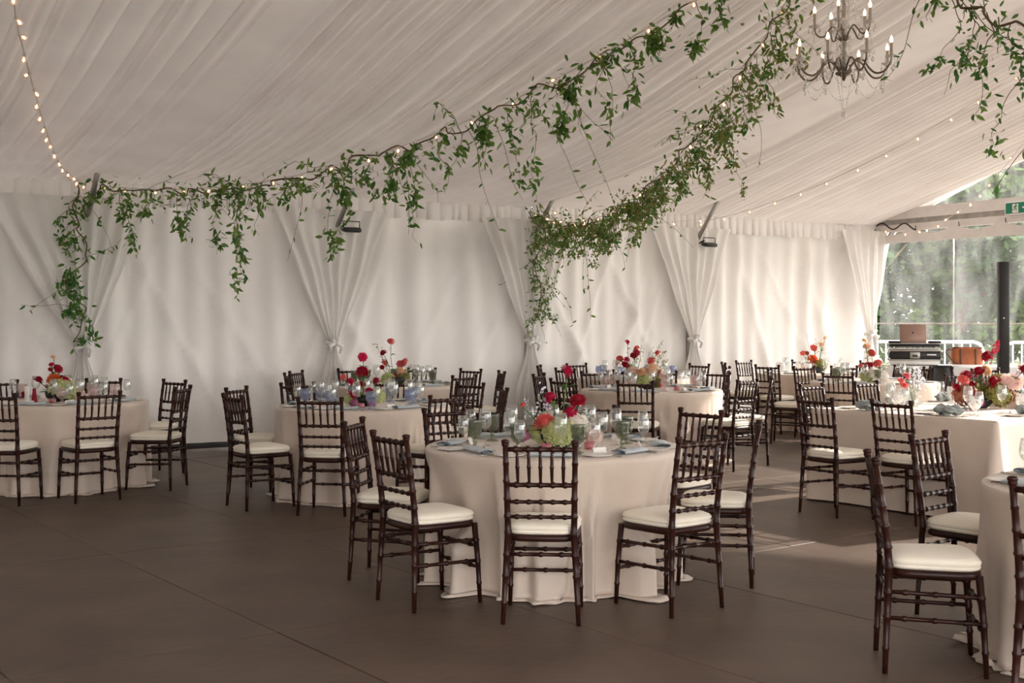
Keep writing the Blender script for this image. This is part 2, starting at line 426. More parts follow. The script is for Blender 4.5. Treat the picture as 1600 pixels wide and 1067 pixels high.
# ------------------------------------------------------------------ clear gable end
def gable_box(mb, w0, w1, z0, z1, th=.06, so=SEND):
    pts = [SW(so, w0, z0), SW(so, w1, z0), SW(so, w1, z1), SW(so, w0, z1)]
    mb.add(pts+[p+U*th for p in pts], [(0, 1, 2, 3), (7, 6, 5, 4), (0, 4, 5, 1), (1, 5, 6, 2), (2, 6, 7, 3), (3, 7, 4, 0)])
m, nt, out = nodes('hazy_clear_vinyl')
tc = nt.nodes.new('ShaderNodeTexCoord'); nz = nt.nodes.new('ShaderNodeTexNoise'); nz.inputs['Scale'].default_value = 1.6; nz.inputs['Detail'].default_value = 7; nz.inputs['Distortion'].default_value = .6
mpv = nt.nodes.new('ShaderNodeMapping'); mpv.inputs['Scale'].default_value = (2.2, 2.2, .55)
nt.links.new(tc.outputs['Object'], mpv.inputs[0]); nt.links.new(mpv.outputs[0], nz.inputs['Vector'])
mr = nt.nodes.new('ShaderNodeMapRange'); mr.inputs[1].default_value = .36; mr.inputs[2].default_value = .72; mr.inputs[3].default_value = .03; mr.inputs[4].default_value = .19
nt.links.new(nz.outputs['Fac'], mr.inputs[0])
tr = nt.nodes.new('ShaderNodeBsdfTransparent'); tr.inputs[0].default_value = (.93, .96, .95, 1)
df = nt.nodes.new('ShaderNodeBsdfTranslucent'); df.inputs[0].default_value = (.9, .93, .93, 1)
d2 = nt.nodes.new('ShaderNodeBsdfDiffuse'); d2.inputs[0].default_value = (.9, .93, .93, 1)
mx = nt.nodes.new('ShaderNodeMixShader'); mx2 = nt.nodes.new('ShaderNodeMixShader'); mx2.inputs[0].default_value = .5
nt.links.new(df.outputs[0], mx2.inputs[1]); nt.links.new(d2.outputs[0], mx2.inputs[2])
nt.links.new(mr.outputs[0], mx.inputs[0]); nt.links.new(tr.outputs[0], mx.inputs[1]); nt.links.new(mx2.outputs[0], mx.inputs[2])
gl = nt.nodes.new('ShaderNodeBsdfGlossy'); gl.inputs['Roughness'].default_value = .08
mx3 = nt.nodes.new('ShaderNodeMixShader'); mx3.inputs[0].default_value = .04
nt.links.new(mx.outputs[0], mx3.inputs[1]); nt.links.new(gl.outputs[0], mx3.inputs[2]); nt.links.new(mx3.outputs[0], out.inputs[0])
M['vinyl'] = m
def vin(u, v, w0, w1, z0, z1):
    wv = lerp(w0, w1, u); z = lerp(z0, z1, v)
    return SW(SEND+.06+.015*math.sin(wv*4+z)+.012*math.sin(z*5+wv*2), wv, z)
win = struct(MB().grid(lambda u, v: vin(u, v, .05, WID, .05, 3.0), 120, 24).build('window_1', 'vinyl'))
tri = MB()
tri.grid(lambda u, v: (lambda wv: SW(SEND+.06, wv, lerp(3.28, max(3.29, rz_(wv)), v)))(lerp(.5, WID-.5, u)), 40, 6)
struct(tri.build('window_2', 'vinyl'))
# welded seams of the clear sheet
for k, zz in enumerate((1.45,)):
    mb = MB(); gable_box(mb, .05, WID, zz-.012, zz+.012, .012, SEND+.03); mb.build('seam', 'bulbglass', win)
for wv in (1.55, 3.9, 6.2):
    mb = MB(); gable_box(mb, wv-.008, wv+.008, .05, 2.95, .012, SEND+.03); mb.build('seam', 'bulbglass', win)
mb = MB(); gable_box(mb, 0, WID, 3.12, 3.29, .16, SEND-.06); bm = struct(mb.build('trim_20', 'beam', smooth=False))
mb = MB(); gable_box(mb, 0, WID, 3.04, 3.12, .09, SEND-.02); mb.build('lower_rail', 'alu', bm, smooth=False)
mb = MB(); gable_box(mb, 0, WID, 2.93, 3.04, .12, SEND-.04); mb.build('eave_beam', 'beam', bm, smooth=False)
# white corner gusset in the triangle
mb = MB(); pts = [SW(SEND+.02, .1, 3.28), SW(SEND+.02, 1.15, 3.29), SW(SEND+.02, 3.4, rz_(3.4)-.22), SW(SEND+.02, 3.4, rz_(3.4)), SW(SEND+.02, .1, rz_(.1))]
mb.add(pts+[p+U*.02 for p in pts], [(0, 1, 2, 3, 4), (9, 8, 7, 6, 5)]+[(i, (i+1) % 5, 5+(i+1) % 5, 5+i) for i in range(5)]); mb.build('gusset', 'roof', bm, smooth=False)
# scalloped valance hanging from the beam on clips
def scal(u, v):
    wv = lerp(.1, 8, u); per = .82; q = (wv % per)/per
    return SW(SEND-.05+.012*math.sin(wv*7), wv, lerp(2.74, 2.955-.085*math.sin(math.pi*q)**1.2, v))
MB().grid(scal, 200, 5).build('valance', 'beam', bm)
for k in range(9):
    wv = .1+.82*k; MB().tube([SW(SEND-.07, wv, 2.93), SW(SEND-.08, wv, 3.0)], .008, 6).build('clip', 'grey', bm)

# ------------------------------------------------------------------ outside: trees, railings
def leaf_cloud(mb, centre, rad, n, size, rnd):
    for _ in range(n):
        d = Vector((rnd.gauss(0, 1), rnd.gauss(0, 1), rnd.gauss(0, 1))).normalized()*(rnd.random()**.45)
        c = centre+Vector((d.x*rad[0], d.y*rad[1], d.z*rad[2]))
        a = Vector((rnd.gauss(0, 1), rnd.gauss(0, 1), rnd.gauss(0, .6))).normalized(); b = a.orthogonal().normalized()
        b = (b*math.cos(rnd.random()*6)+a.cross(b)*math.sin(rnd.random()*6)).normalized()
        s_ = size*rnd.uniform(.6, 1.4); b *= .5
        mb.add([c-a*s_, c+b*s_, c+a*s_, c-b*s_], [(0, 1, 2, 3)])
M['tleaf0'] = mat('dark_tree_foliage', srgb(30, 56, 22), srgb(70, 98, 40), .6, scale=.6)
M['tleaf1'] = mat('light_tree_foliage', srgb(56, 86, 34), srgb(116, 140, 64), .6, scale=.6)
TREES = [((8.0, 31, 0), 9.0, 'leaf0', 'dark green tree seen behind the laptop through the clear wall'),
         ((12.2, 33, 0), 9.5, 'leaf1', 'bright green tree beyond the clear wall, left of the exit sign'),
         ((15.2, 31, 0), 9.0, 'leaf0', 'leafy tree behind the black speaker column outside'),
         ((10.4, 41, 0), 12.0, 'leaf1', 'tall pale tree farthest behind the clear wall'),
         ((19.5, 38, 0), 11.0, 'leaf1', 'tree outside at the right edge of the clear wall'),
         ((14.6, 43, 0), 12.0, 'leaf0', 'broad dark tree closing the view between the nearer trees'),
         ((19.0, 47, 0), 13.0, 'leaf0', 'tallest dark tree far off behind the exit sign')]
for k, (loc, h, lf, lab) in enumerate(TREES):
    rnd = random.Random(100+k); t = thing('tree', lab, 'tree', loc, 0, 'trees outside the tent')
    tr_ = MB(); lean = rnd.uniform(-.8, .8)
    pth = [Vector((lean*q*q*1.5, 0, h*.8*q)) for q in (0, .15, .35, .6, .8, 1)]
    tr_.tube(pth, [.2, .16, .14, .1, .07, .03], 8)
    for _ in range(6):
        q = rnd.uniform(.15, .7); b0 = Vector((lean*q*q*1.5, 0, h*.8*q)); an = rnd.random()*6.28
        b1 = b0+Vector((math.cos(an)*2, math.sin(an)*2, rnd.uniform(.8, 2.2))); tr_.tube([b0, (b0+b1)/2+Vector((0, 0, -.1)), b1], [.08, .06, .02], 6)
    tr_.build('trunk', 'bark', t)
    lm = MB()
    for _ in range(44):
        z = rnd.uniform(.06, 1.0)*h; rr = 2.6*math.sin(math.pi*min(1, .15+z/h*.85))**.6
        c = Vector((rnd.gauss(0, rr*.55), rnd.gauss(0, rr*.5), z))
        leaf_cloud(lm, c, (1.1, 1.1, .8), 300, .15, rnd)
    lm.mi = 0
    o = lm.build('foliage', 't'+lf, t, smooth=False); o['kind'] = 'stuff'
def railing(a, b, lab):
    a = Vector(a); b = Vector(b); e = (b-a).normalized(); L = (b-a).length
    t = thing('crowd_barrier', lab, 'railing', a, math.atan2(e.y, e.x), 'white barriers outside')
    f = MB(); f.tube([(0, 0, 0), (0, 0, .95), (.06, 0, 1.08), (.18, 0, 1.12), (L-.18, 0, 1.12), (L-.06, 0, 1.08), (L, 0, .95), (L, 0, 0)], .035, 8); f.tube([(0, 0, .2), (L, 0, .2)], .03, 8); f.build('frame', 'paint', t)
    bar = MB().tube([(0, 0, .2), (0, 0, 1.1)], .016, 6).mesh('bar', 'paint')
    for k in range(1, int(L/.16)): put('bar', bar, t, (k*.16, 0, 0))
railing((7.2, 24.5, -.05), (9.3, 24.0, -.05), 'white tubular barrier outside behind the brown leather bag')
railing((9.55, 23.6, -.05), (11.8, 22.8, -.05), 'white tubular barrier outside right of the black speaker column')
# ------------------------------------------------------------------ chiavari chairs
def rod(mb, p0, p1, r, rings, n=8, taper=1.0):
    p0 = Vector(p0); p1 = Vector(p1); L = (p1-p0).length
    st = [(0, r)]
    for q in rings:
        h = .006/L
        st += [(q-2*h, lerp(r, r*taper, q)), (q-h, r*1.42), (q+h, r*1.42), (q+2*h, lerp(r, r*taper, q))]
    st += [(1, r*taper)]; st.sort(key=lambda x: x[0])
    mb.tube([p0.lerp(p1, q) for q, _ in st], [x for _, x in st], n)
def poly_rod(mb, pts, rad, rings, n=10):
    """bent post: pts polyline, radius per point, rings = fractions along length"""
    pts = [Vector(p) for p in pts]; d = [0]
    for a, b in zip(pts, pts[1:]): d.append(d[-1]+(b-a).length)
    T = d[-1]; st = [(x/T, r) for x, r in zip(d, rad)]
    def at(q):
        x = q*T
        for i in range(len(d)-1):
            if x <= d[i+1]+1e-9: f = (x-d[i])/(d[i+1]-d[i]); return pts[i].lerp(pts[i+1], f), lerp(rad[i], rad[i+1], f)
        return pts[-1], rad[-1]
    h = .006/T
    for q in rings: r = at(q)[1]; st += [(q-1.6*h, r), (q-.8*h, r*1.22), (q+.8*h, r*1.22), (q+1.6*h, r)]
    st.sort(key=lambda x: x[0])
    mb.tube([at(q)[0] for q, _ in st], [r for _, r in st], n)
def make_chair():
    ch = thing('banquet_chair', 'dark wooden chair used as the pattern', 'chair')
    zt = .912
    def post_pt(s, z):      # curved back post centre line
        if z < .45: q = z/.45; return Vector((s*lerp(.187, .163, q), lerp(-.205, -.185, q), z))
        q = (z-.45)/(zt-.45); return Vector((s*lerp(.163, .172, q), -.185-.062*q**1.4, z))
    for s in (-1, 1):
        zs = [0, .2, .36, .45, .56, .68, .8, .885]
        m = MB(); poly_rod(m, [post_pt(s, z) for z in zs], [.0115, .0145, .0165, .0172, .0162, .015, .0142, .0138], [.12, .27, .385, .51, .6, .7, .8, .9])
        tp = post_pt(s, .885)
        m.lathe([(.0138, -.004), (.0175, .0), (.0185, .008), (.0175, .014), (.021, .019), (.0215, .025), (.016, .031), (.004, .033)], 10, tp)
        m.build('back_leg', 'wood', ch)
        m = MB(); poly_rod(m, [(s*.187, .205, 0), (s*.181, .195, .22), (s*.172, .178, .425)], [.011, .0145, .0165], [.25, .52, .78]); m.build('front_leg', 'wood', ch)
        for q, z in ((0, .335), (1, .225)):
            a = post_pt(s, z+.01); m = MB(); rod(m, a, (s*.18, .193, z), .0095, (.18, .5, .82)); m.build('side_stretcher', 'wood', ch)
    for z in (.3, .19):
        m = MB(); rod(m, (-.18, .195, z), (.18, .195, z), .0095, (.2, .5, .8)); m.build('front_stretcher', 'wood', ch)
    m = MB(); a, b = post_pt(-1, .345), post_pt(1, .345); rod(m, a, b, .0095, (.2, .5, .8)); m.build('back_stretcher', 'wood', ch)
    for z, nm, r in ((.868, 'top_rail', .0125), (.69, 'spindle_rail', .0115), (.605, 'back_rail', .0095), (.53, 'back_rail', .0095)):
        m = MB(); rod(m, post_pt(-1, z), post_pt(1, z), r, (.14, .32, .5, .68, .86)); m.build(nm, 'wood', ch)
    for k in range(5):
        q = (k+1)/6; a = post_pt(-1, .69).lerp(post_pt(1, .69), q); b = post_pt(-1, .868).lerp(post_pt(1, .868), q)
        m = MB(); mid = a.lerp(b, .5)
        m.tube([a, a.lerp(b, .25), a.lerp(b, .46), a.lerp(b, .5), a.lerp(b, .54), a.lerp(b, .75), b], [.006, .0085, .0095, .0125, .0095, .0085, .006], 7); m.build('spindle', 'wood', ch)
    # seat frame: trapezoid with rounded front
    def ring(off, z):
        pts = []
        for k in range(32):
            a = 2*math.pi*k/32; cx, sy = math.cos(a), math.sin(a)
            e = .42
            x = math.copysign(abs(cx)**e, cx); y = math.copysign(abs(sy)**e, sy)
            hw = lerp(.172, .2, (y+1)/2)+off
            pts.append(Vector((x*hw, y*(.195+off)+.004, z)))
        return pts
    def stack(rows):
        vs = []; fs = []
        for o_, z in rows: vs += ring(o_, z)
        for i in range(len(rows)-1):
            for k in range(32): j = (k+1) % 32; fs.append((i*32+k, i*32+j, i*32+32+j, i*32+32+k))
        fs.append(tuple(range(31, -1, -1))); L_ = len(rows)-1; fs.append(tuple(range(L_*32, L_*32+32)))
        return MB().add(vs, fs)
    stack([(-.012, .405), (-.002, .41), (0, .422), (-.002, .436), (-.012, .44)]).build('seat_frame', 'wood', ch)
    cu = stack([(-.02, .438), (-.004, .446), (.0, .455), (-.006, .459), (-.002, .463), (.002, .474), (-.006, .487), (-.03, .497), (-.075, .504), (-.13, .507)]).build('cushion', 'cushion', ch)
    kids_of(ch)
    return ch
CH = make_chair(); CH_USED = [False]
def chair(x, y, face, label, group):
    """x, y: middle of the two back feet; face: heading in degrees"""
    o = CH if not CH_USED[0] else copy_tree(CH); CH_USED[0] = True
    f = Vector((math.cos(R(face)), math.sin(R(face)), 0))
    o.location = Vector((x, y, 0))+f*.205; o.rotation_euler = (0, 0, R(face-90))
    return tag(o, label, 'chair', group)

# ------------------------------------------------------------------ table linen
ZT = .765
def fold_fn(rnd, nf):
    fs = []; a = 0
    for k in range(nf):
        fs.append(((k+rnd.uniform(.1, .9))/nf*2*math.pi, rnd.uniform(.07, .15), rnd.uniform(.35, 1.0)))
    def f(th):
        v = 0
        for c, wd, am in fs:
            d = (th-c+math.pi) % (2*math.pi)-math.pi
            v = max(v, am*math.exp(-(d/wd)**2))
        return v
    return f
def cloth_round(seed, chairs=(), rot=0, Rt=.75):
    rnd = random.Random(seed); F = fold_fn(rnd, rnd.choice((13, 14, 15))); G = fold_fn(rnd, 12)
    def cap(a, r, z, dip=0):
        for ang, rc in chairs:
            d = (a+rot-R(ang)+math.pi) % (2*math.pi)-math.pi
            lim = (rc-.435) if z > .3 else (rc-.44)
            k = 1-sm((abs(d)-.32)/.08)
            if z < .36: k *= sm((abs(d)-.06)/.1)
            if r > lim: r = lerp(r, lim-dip, k*sm((ZT-z)/.26))
        return r
    NT = 260
    vs = []; fs = []
    prof = [(.0, ZT), (.5*Rt, ZT), (.9*Rt, ZT), (Rt-.012, ZT), (Rt-.003, ZT-.004), (Rt+.003, ZT-.016)]
    hang = [.73, .7, .66, .6, .52, .44, .36, .28, .2, .13, .08, .045, .02]
    for r, z in prof:
        for k in range(NT): a = 2*math.pi*k/NT; vs.append((r*math.cos(a), r*math.sin(a), z))
    for z in hang:
        q = (ZT-z)/ZT; am = .115*sm(q*1.3)
        for k in range(NT):
            a = 2*math.pi*k/NT; a2 = a+.05*math.sin(3*a+seed)*q
            r = Rt+.004-.035*sm(q*2)+am*F(a2)+.008*math.sin(9*a+seed)*q; 
            if z < .1: r += .02*G(a)*(1-z/.1)
            r = cap(a, r, z, am*.95*(1-F(a2)))
            vs.append((r*math.cos(a), r*math.sin(a), z))
    for i, (dr, z0) in enumerate(((.035, .012), (.055, .022), (.085, .01), (.075, .004))):
        for k in range(NT):
            a = 2*math.pi*k/NT; g = G(a+.1*i)
            r = cap(a, Rt-.031+.115*F(a+.05*math.sin(3*a+seed))+.02*g+dr*(.25+.9*g), 0, .07*(1-F(a+.05*math.sin(3*a+seed))))+i*.004
            z = z0+.02*g*(1 if i == 1 else .4)*abs(math.sin(14*a+seed+i))
            vs.append((r*math.cos(a), r*math.sin(a), z))
    n = len(vs)//NT
    for i in range(n-1):
        for k in range(NT): j = (k+1) % NT; fs.append((i*NT+k, i*NT+j, i*NT+NT+j, i*NT+NT+k))
    return MB().add(vs, fs)
def table_round(c, seed, short, chairs=()):
    t = thing('round_table', 'round folding table hidden under the cloth of ' + short, 'table', (c[0], c[1], 0), 0, 'round dining tables')
    MB().lathe([(.001, .735), (.73, .735), (.735, .74), (.735, .752), (.73, .757), (.001, .757)], 40).build('table_top', 'grey', t)
    for s in (-1, 1):
        for q in (-1, 1): MB().tube([(s*.35, q*.3, .735), (s*.42, q*.32, .004)], .014, 8).build('leg', 'alu', t)
    cl = cloth_round(seed, chairs, seed*.7).build('tablecloth', 'linen', None, loc=(c[0], c[1], 0)); cl.rotation_euler[2] = seed*.7
    tag(cl, 'floor-length taupe cloth draped over ' + short, 'tablecloth', 'taupe tablecloths')

# ------------------------------------------------------------------ tableware meshes
def goblet_mesh(m):
    b = MB()
    b.lathe([(.034, 0), (.034, .003), (.02, .008), (.009, .016), (.011, .03), (.014, .036), (.009, .044), (.011, .052), (.024, .06), (.031, .072), (.034, .095), (.0375, .125), (.039, .142), (.0385, .1435), (.0365, .142), (.034, .12), (.031, .09), (.024, .07), (.004, .064)], 24, flute=.03, nf=12, capb=True)
    for k in range(8):      # raised pressed petals
        a = 2*math.pi*k/8
        for z0, z1 in ((.072, .098), (.1, .126)):
            r0 = .0335; zz = (z0+z1)/2; c = Vector((math.cos(a)*r0, math.sin(a)*r0, zz)); tx = Vector((-math.sin(a), math.cos(a), 0)); nn = Vector((math.cos(a), math.sin(a), .08))
            p = [c+tx*.009, c+Vector((0, 0, .012)), c-tx*.009, c-Vector((0, 0, .012)), c+nn*.006]
            b.add(p, [(0, 1, 4), (1, 2, 4), (2, 3, 4), (3, 0, 4)])
    return b.mesh('goblet', m)
def blue_goblet_mesh(m):
    b = MB(); b.lathe([(.035, 0), (.035, .003), (.016, .008), (.008, .016), (.012, .024), (.008, .034), (.02, .044), (.036, .06), (.042, .08), (.042, .1), (.038, .13), (.0365, .131), (.036, .128), (.039, .1), (.038, .08), (.032, .062), (.004, .05)], 24, flute=.035, nf=10, capb=True)
    return b.mesh('goblet', m)
def wine_mesh(s=1.0):
    return MB().lathe([(.034*s, 0), (.034*s, .002), (.012*s, .006), (.0042, .014), (.0036, .04), (.0038, .085*s), (.012*s, .095*s), (.027*s, .108*s), (.037*s, .13*s), (.0385*s, .15*s), (.035*s, .185*s), (.0295*s, .218*s), (.0285*s, .218*s), (.034*s, .183*s), (.037*s, .15*s), (.035*s, .13*s), (.024*s, .11*s), (.002, .1*s)], 20, capb=True).mesh('wine_glass', 'clear')
def tumbler_mesh(m):
    return MB().lathe([(.032, 0), (.036, .004), (.04, .05), (.043, .098), (.0415, .098), (.0385, .05), (.034, .01), (.001, .008)], 24, flute=.025, nf=12, capb=True).mesh('tumbler', m)
plate_me = MB().lathe([(.045, 0), (.05, .004), (.075, .008), (.085, .012), (.0855, .0135), (.083, .0135), (.06, .0085), (.001, .0075)], 32, capb=True).mesh('side_plate', 'china')
def napkin_mesh(m, seed):
    rnd = random.Random(seed); b = MB()
    # flat rolled fold: spiral section swept along x
    sec = []
    for k in range(26):
        q = k/25; a = q*4.2*math.pi; r0 = lerp(1, .35, q)
        sec.append((math.cos(a)*.052*r0, .016+math.sin(a)*.0145*r0))
    def fn(u, v):
        x = lerp(-.11, .11, u); k = min(25, int(round(v*25))); y, z = sec[k]
        z *= 1+.12*math.sin(9*u+seed); y *= 1+.05*math.sin(7*u+seed*2)
        return Vector((x+.004*math.sin(v*20), y+.006*math.sin(u*4+seed), z))
    b.grid(fn, 14, 26); return b.mesh('folded_napkin', m)
def knot_napkin_mesh(m, seed):
    rnd = random.Random(seed); b = MB()
    def fn(u, v):
        a = 2*math.pi*u; ph = math.pi*(v-.5); sgn = math.cos(a)
        r = 1+.16*math.sin(5*a+seed)+.1*math.sin(9*a+4*ph)+.06*math.sin(7*ph+3*a)
        x = .115*math.cos(ph)*math.cos(a)*r; y = .07*math.cos(ph)*math.sin(a)*r
        z = .042+.042*math.sin(ph)*(1+.3*math.sin(3*a+seed))*(.35+.65*min(1, abs(x)/.06))
        return Vector((x, y, max(0, z)))
    b.grid(fn, 44, 18, True)
    b.tube([(math.cos(k*.6)*.006, math.sin(k*2*math.pi/10)*.04, .034+.034*math.cos(k*2*math.pi/10)) for k in range(11)], .016, 7, False)
    return b.mesh('knotted_napkin', m)
def fork_mesh():
    b = MB(); b.box((0, -.035, .004), (.008, .12, .003), bevel=.001); b.box((0, .035, .0045), (.021, .03, .003), bevel=.001)
    for k in range(4): b.box(((k-1.5)*.0058, .066, .0045), (.0034, .045, .0025))
    b.box((0, -.09, .004), (.015, .03, .003), bevel=.0012); return b.mesh('fork', 'steel')
def knife_mesh():
    b = MB(); b.box((0, -.05, .005), (.014, .09, .006), bevel=.002); b.box((.001, .05, .005), (.017, .115, .002), bevel=.0008); return b.mesh('knife', 'steel')
ME = dict(green=goblet_mesh('g_green'), blue=blue_goblet_mesh('g_blue'), pink=blue_goblet_mesh('g_pink'), clear=blue_goblet_mesh('crystal'),
          wine=wine_mesh(1.0), wine2=wine_mesh(.88), tumb=tumbler_mesh('g_pink'), fork=fork_mesh(), knife=knife_mesh())
NAP = [napkin_mesh('napkin', k) for k in range(3)]; KNAP = [knot_napkin_mesh('napkin2', k) for k in range(3)]
# place card: little folded tent
pc = MB(); pc.add([(-.04, -.018, 0), (.04, -.018, 0), (.04, 0, .035), (-.04, 0, .035), (-.04, .018, 0), (.04, .018, 0)], [(0, 1, 2, 3), (3, 2, 5, 4)]); CARD = pc.mesh('place_card', 'card', False)
votive = MB().lathe([(.026, 0), (.03, .004), (.031, .04), (.0295, .04), (.027, .008), (.001, .007)], 16, capb=True); M['votive'] = glass('pink_votive_glass', srgb(240, 176, 184), .3, .4); VOT = votive.mesh('votive_holder', 'votive')
def set_place(c, ang, seat, tn, col, rs=.0, full=True, knot=False, centre_edge=None, skip=()):
    """one cover at a seat; ang outward heading"""
    d = Vector((math.cos(R(ang)), math.sin(R(ang)), 0)); tr_ = Vector((-d.y, d.x, 0))   # tr_ to diner's right is -tr_? diner faces -d, right = rotate(-d,-90) = tr_
    C = Vector((c[0], c[1], ZT+.001)); rnd = random.Random(int(ang*7)+int(c[0]*100)); rb = .0 if centre_edge is None else centre_edge
    rot = R(ang)-R(90)+math.pi
    at = seat + ' seat of ' + tn
    def P(r, o): return C+d*(r+rb)+tr_*o
    j = lambda a: rnd.uniform(-a, a)
    NM = 'knotted_napkin' if knot else 'folded_napkin'
    tag(put(NM, rnd.choice(KNAP if knot else NAP), None, P(.61+j(.02), .02+j(.02)), (0, 0, rot+j(.35)+(0 if knot else 0))), ('slate grey knotted napkin, ' if knot else 'pale blue-grey rolled napkin, ')+at, 'napkin', 'napkins')
    tag(put('side_plate', plate_me, None, P(.6+j(.02), -.2+j(.02))), 'small white side plate, '+at, 'plate', 'side plates')
    g = {'green': 'green pressed-glass goblet, ', 'blue': 'blue pressed-glass goblet, ', 'pink': 'pale pink pressed-glass goblet, ', 'clear': 'clear pressed-glass goblet, '}[col]
    tag(put('water_goblet', ME[col], None, P(.44+j(.02), .17+j(.03)), (0, 0, j(3)), 1.12), g+at, 'goblet', 'water goblets')
    tag(put('wine_glass', ME['wine'], None, P(.38+j(.02), .05+j(.03))), 'taller clear wine glass, '+at, 'wine glass', 'wine glasses')
    if full:
        tag(put('wine_glass', ME['wine2'], None, P(.5+j(.015), .25+j(.02))), 'smaller clear wine glass, '+at, 'wine glass', 'wine glasses')
        tag(put('fork', ME['fork'], None, P(.61, -.11), (0, 0, rot+j(.1))), 'silver dinner fork, '+at, 'fork', 'forks')
        tag(put('knife', ME['knife'], None, P(.61, .16), (0, 0, rot+j(.1))), 'silver dinner knife, '+at, 'knife', 'knives')
        tag(put('place_card', CARD, None, P(.5, -.06+j(.03)), (0, 0, rot+j(.3))), 'small white folded place card, '+at, 'card', 'place cards')

# ------------------------------------------------------------------ flowers
def dahlia_mesh(col, seed, flat=1.0):
    rnd = random.Random(seed); b = MB(); n = 84
    for k in range(n):
        z = 1-1.55*(k+.5)/n; r = math.sqrt(max(0, 1-z*z)); a = k*2.399963
        d = Vector((r*math.cos(a), r*math.sin(a), z*flat)).normalized()
        t = Vector((-math.sin(a), math.cos(a), 0)); up = d.cross(t).normalized()
        L = lerp(.55, 1.0, min(1, (k+6)/n*1.5))*rnd.uniform(.9, 1.1); wd = .17+.06*(k/n)
        c = d*.35*L; tip = d*L+up*(-.05)
        m1 = d*.72*L+t*wd-up*.0+d*.06; m2 = d*.72*L-t*wd+d*.06; mc = d*.7*L-up*.0
        b.add([c, m1, tip, m2, mc-d*.05], [(0, 1, 4), (1, 2, 4), (2, 3, 4), (3, 0, 4)])
    b.lathe([(.05, -.45), (.3, -.3), (.5, -.05), (.45, .25), (.25, .42), (.02, .45)], 10)
    return b.mesh('dahlia', 'p_'+col, False)
def hyd_mesh(col, seed):
    rnd = random.Random(seed); b = MB(); n = 150
    for k in range(n):
        z = 1-1.5*(k+.5)/n; r = math.sqrt(max(0, 1-z*z)); a = k*2.399963
        d = Vector((r*math.cos(a), r*math.sin(a), z)).normalized(); c = d*rnd.uniform(.8, 1.12)
        t = d.orthogonal().normalized(); q = rnd.random()*6.28; x = t*math.cos(q)+d.cross(t)*math.sin(q); y = d.cross(x)
        s = .19
        for e, f in ((x, y), (y, -x), (-x, -y), (-y, x)):
            b.add([c, c+e*s*.75+f*s*.55+d*.02, c+e*s*1.25+d*.05, c+e*s*.75-f*s*.55+d*.02], [(0, 1, 2, 3)])
    b.lathe([(.1, -.6), (.5, -.4), (.68, 0), (.5, .48), (.05, .7)], 12)
    return b.mesh('hydrangea', 'p_'+col, False)
DM = {k: [dahlia_mesh(k, 3, 1.0), dahlia_mesh(k, 5, .75)] for k in FLC}
HM = {k: hyd_mesh(k, 9) for k in ('lime', 'olive', 'rust', 'mauve', 'blush', 'white')}
leafv = [(0, 0, 0), (.16, .3, .03), (.13, .7, .02), (0, 1, -.06), (-.13, .7, .02), (-.16, .3, .03), (0, .35, -.02), (0, .7, -.025)]
leaff = [(0, 1, 6), (1, 2, 7, 6), (2, 3, 7), (3, 4, 7), (4, 5, 6, 7), (5, 0, 6)]
LEAF = [MB().add(leafv, leaff).mesh('leaf', 'leaf%d' % k) for k in range(3)]
bowl_me = MB().lathe([(.07, 0), (.075, .005), (.11, .04), (.12, .085), (.117, .085), (.105, .045), (.001, .03)], 24, capb=True).mesh('bowl', 'dark')
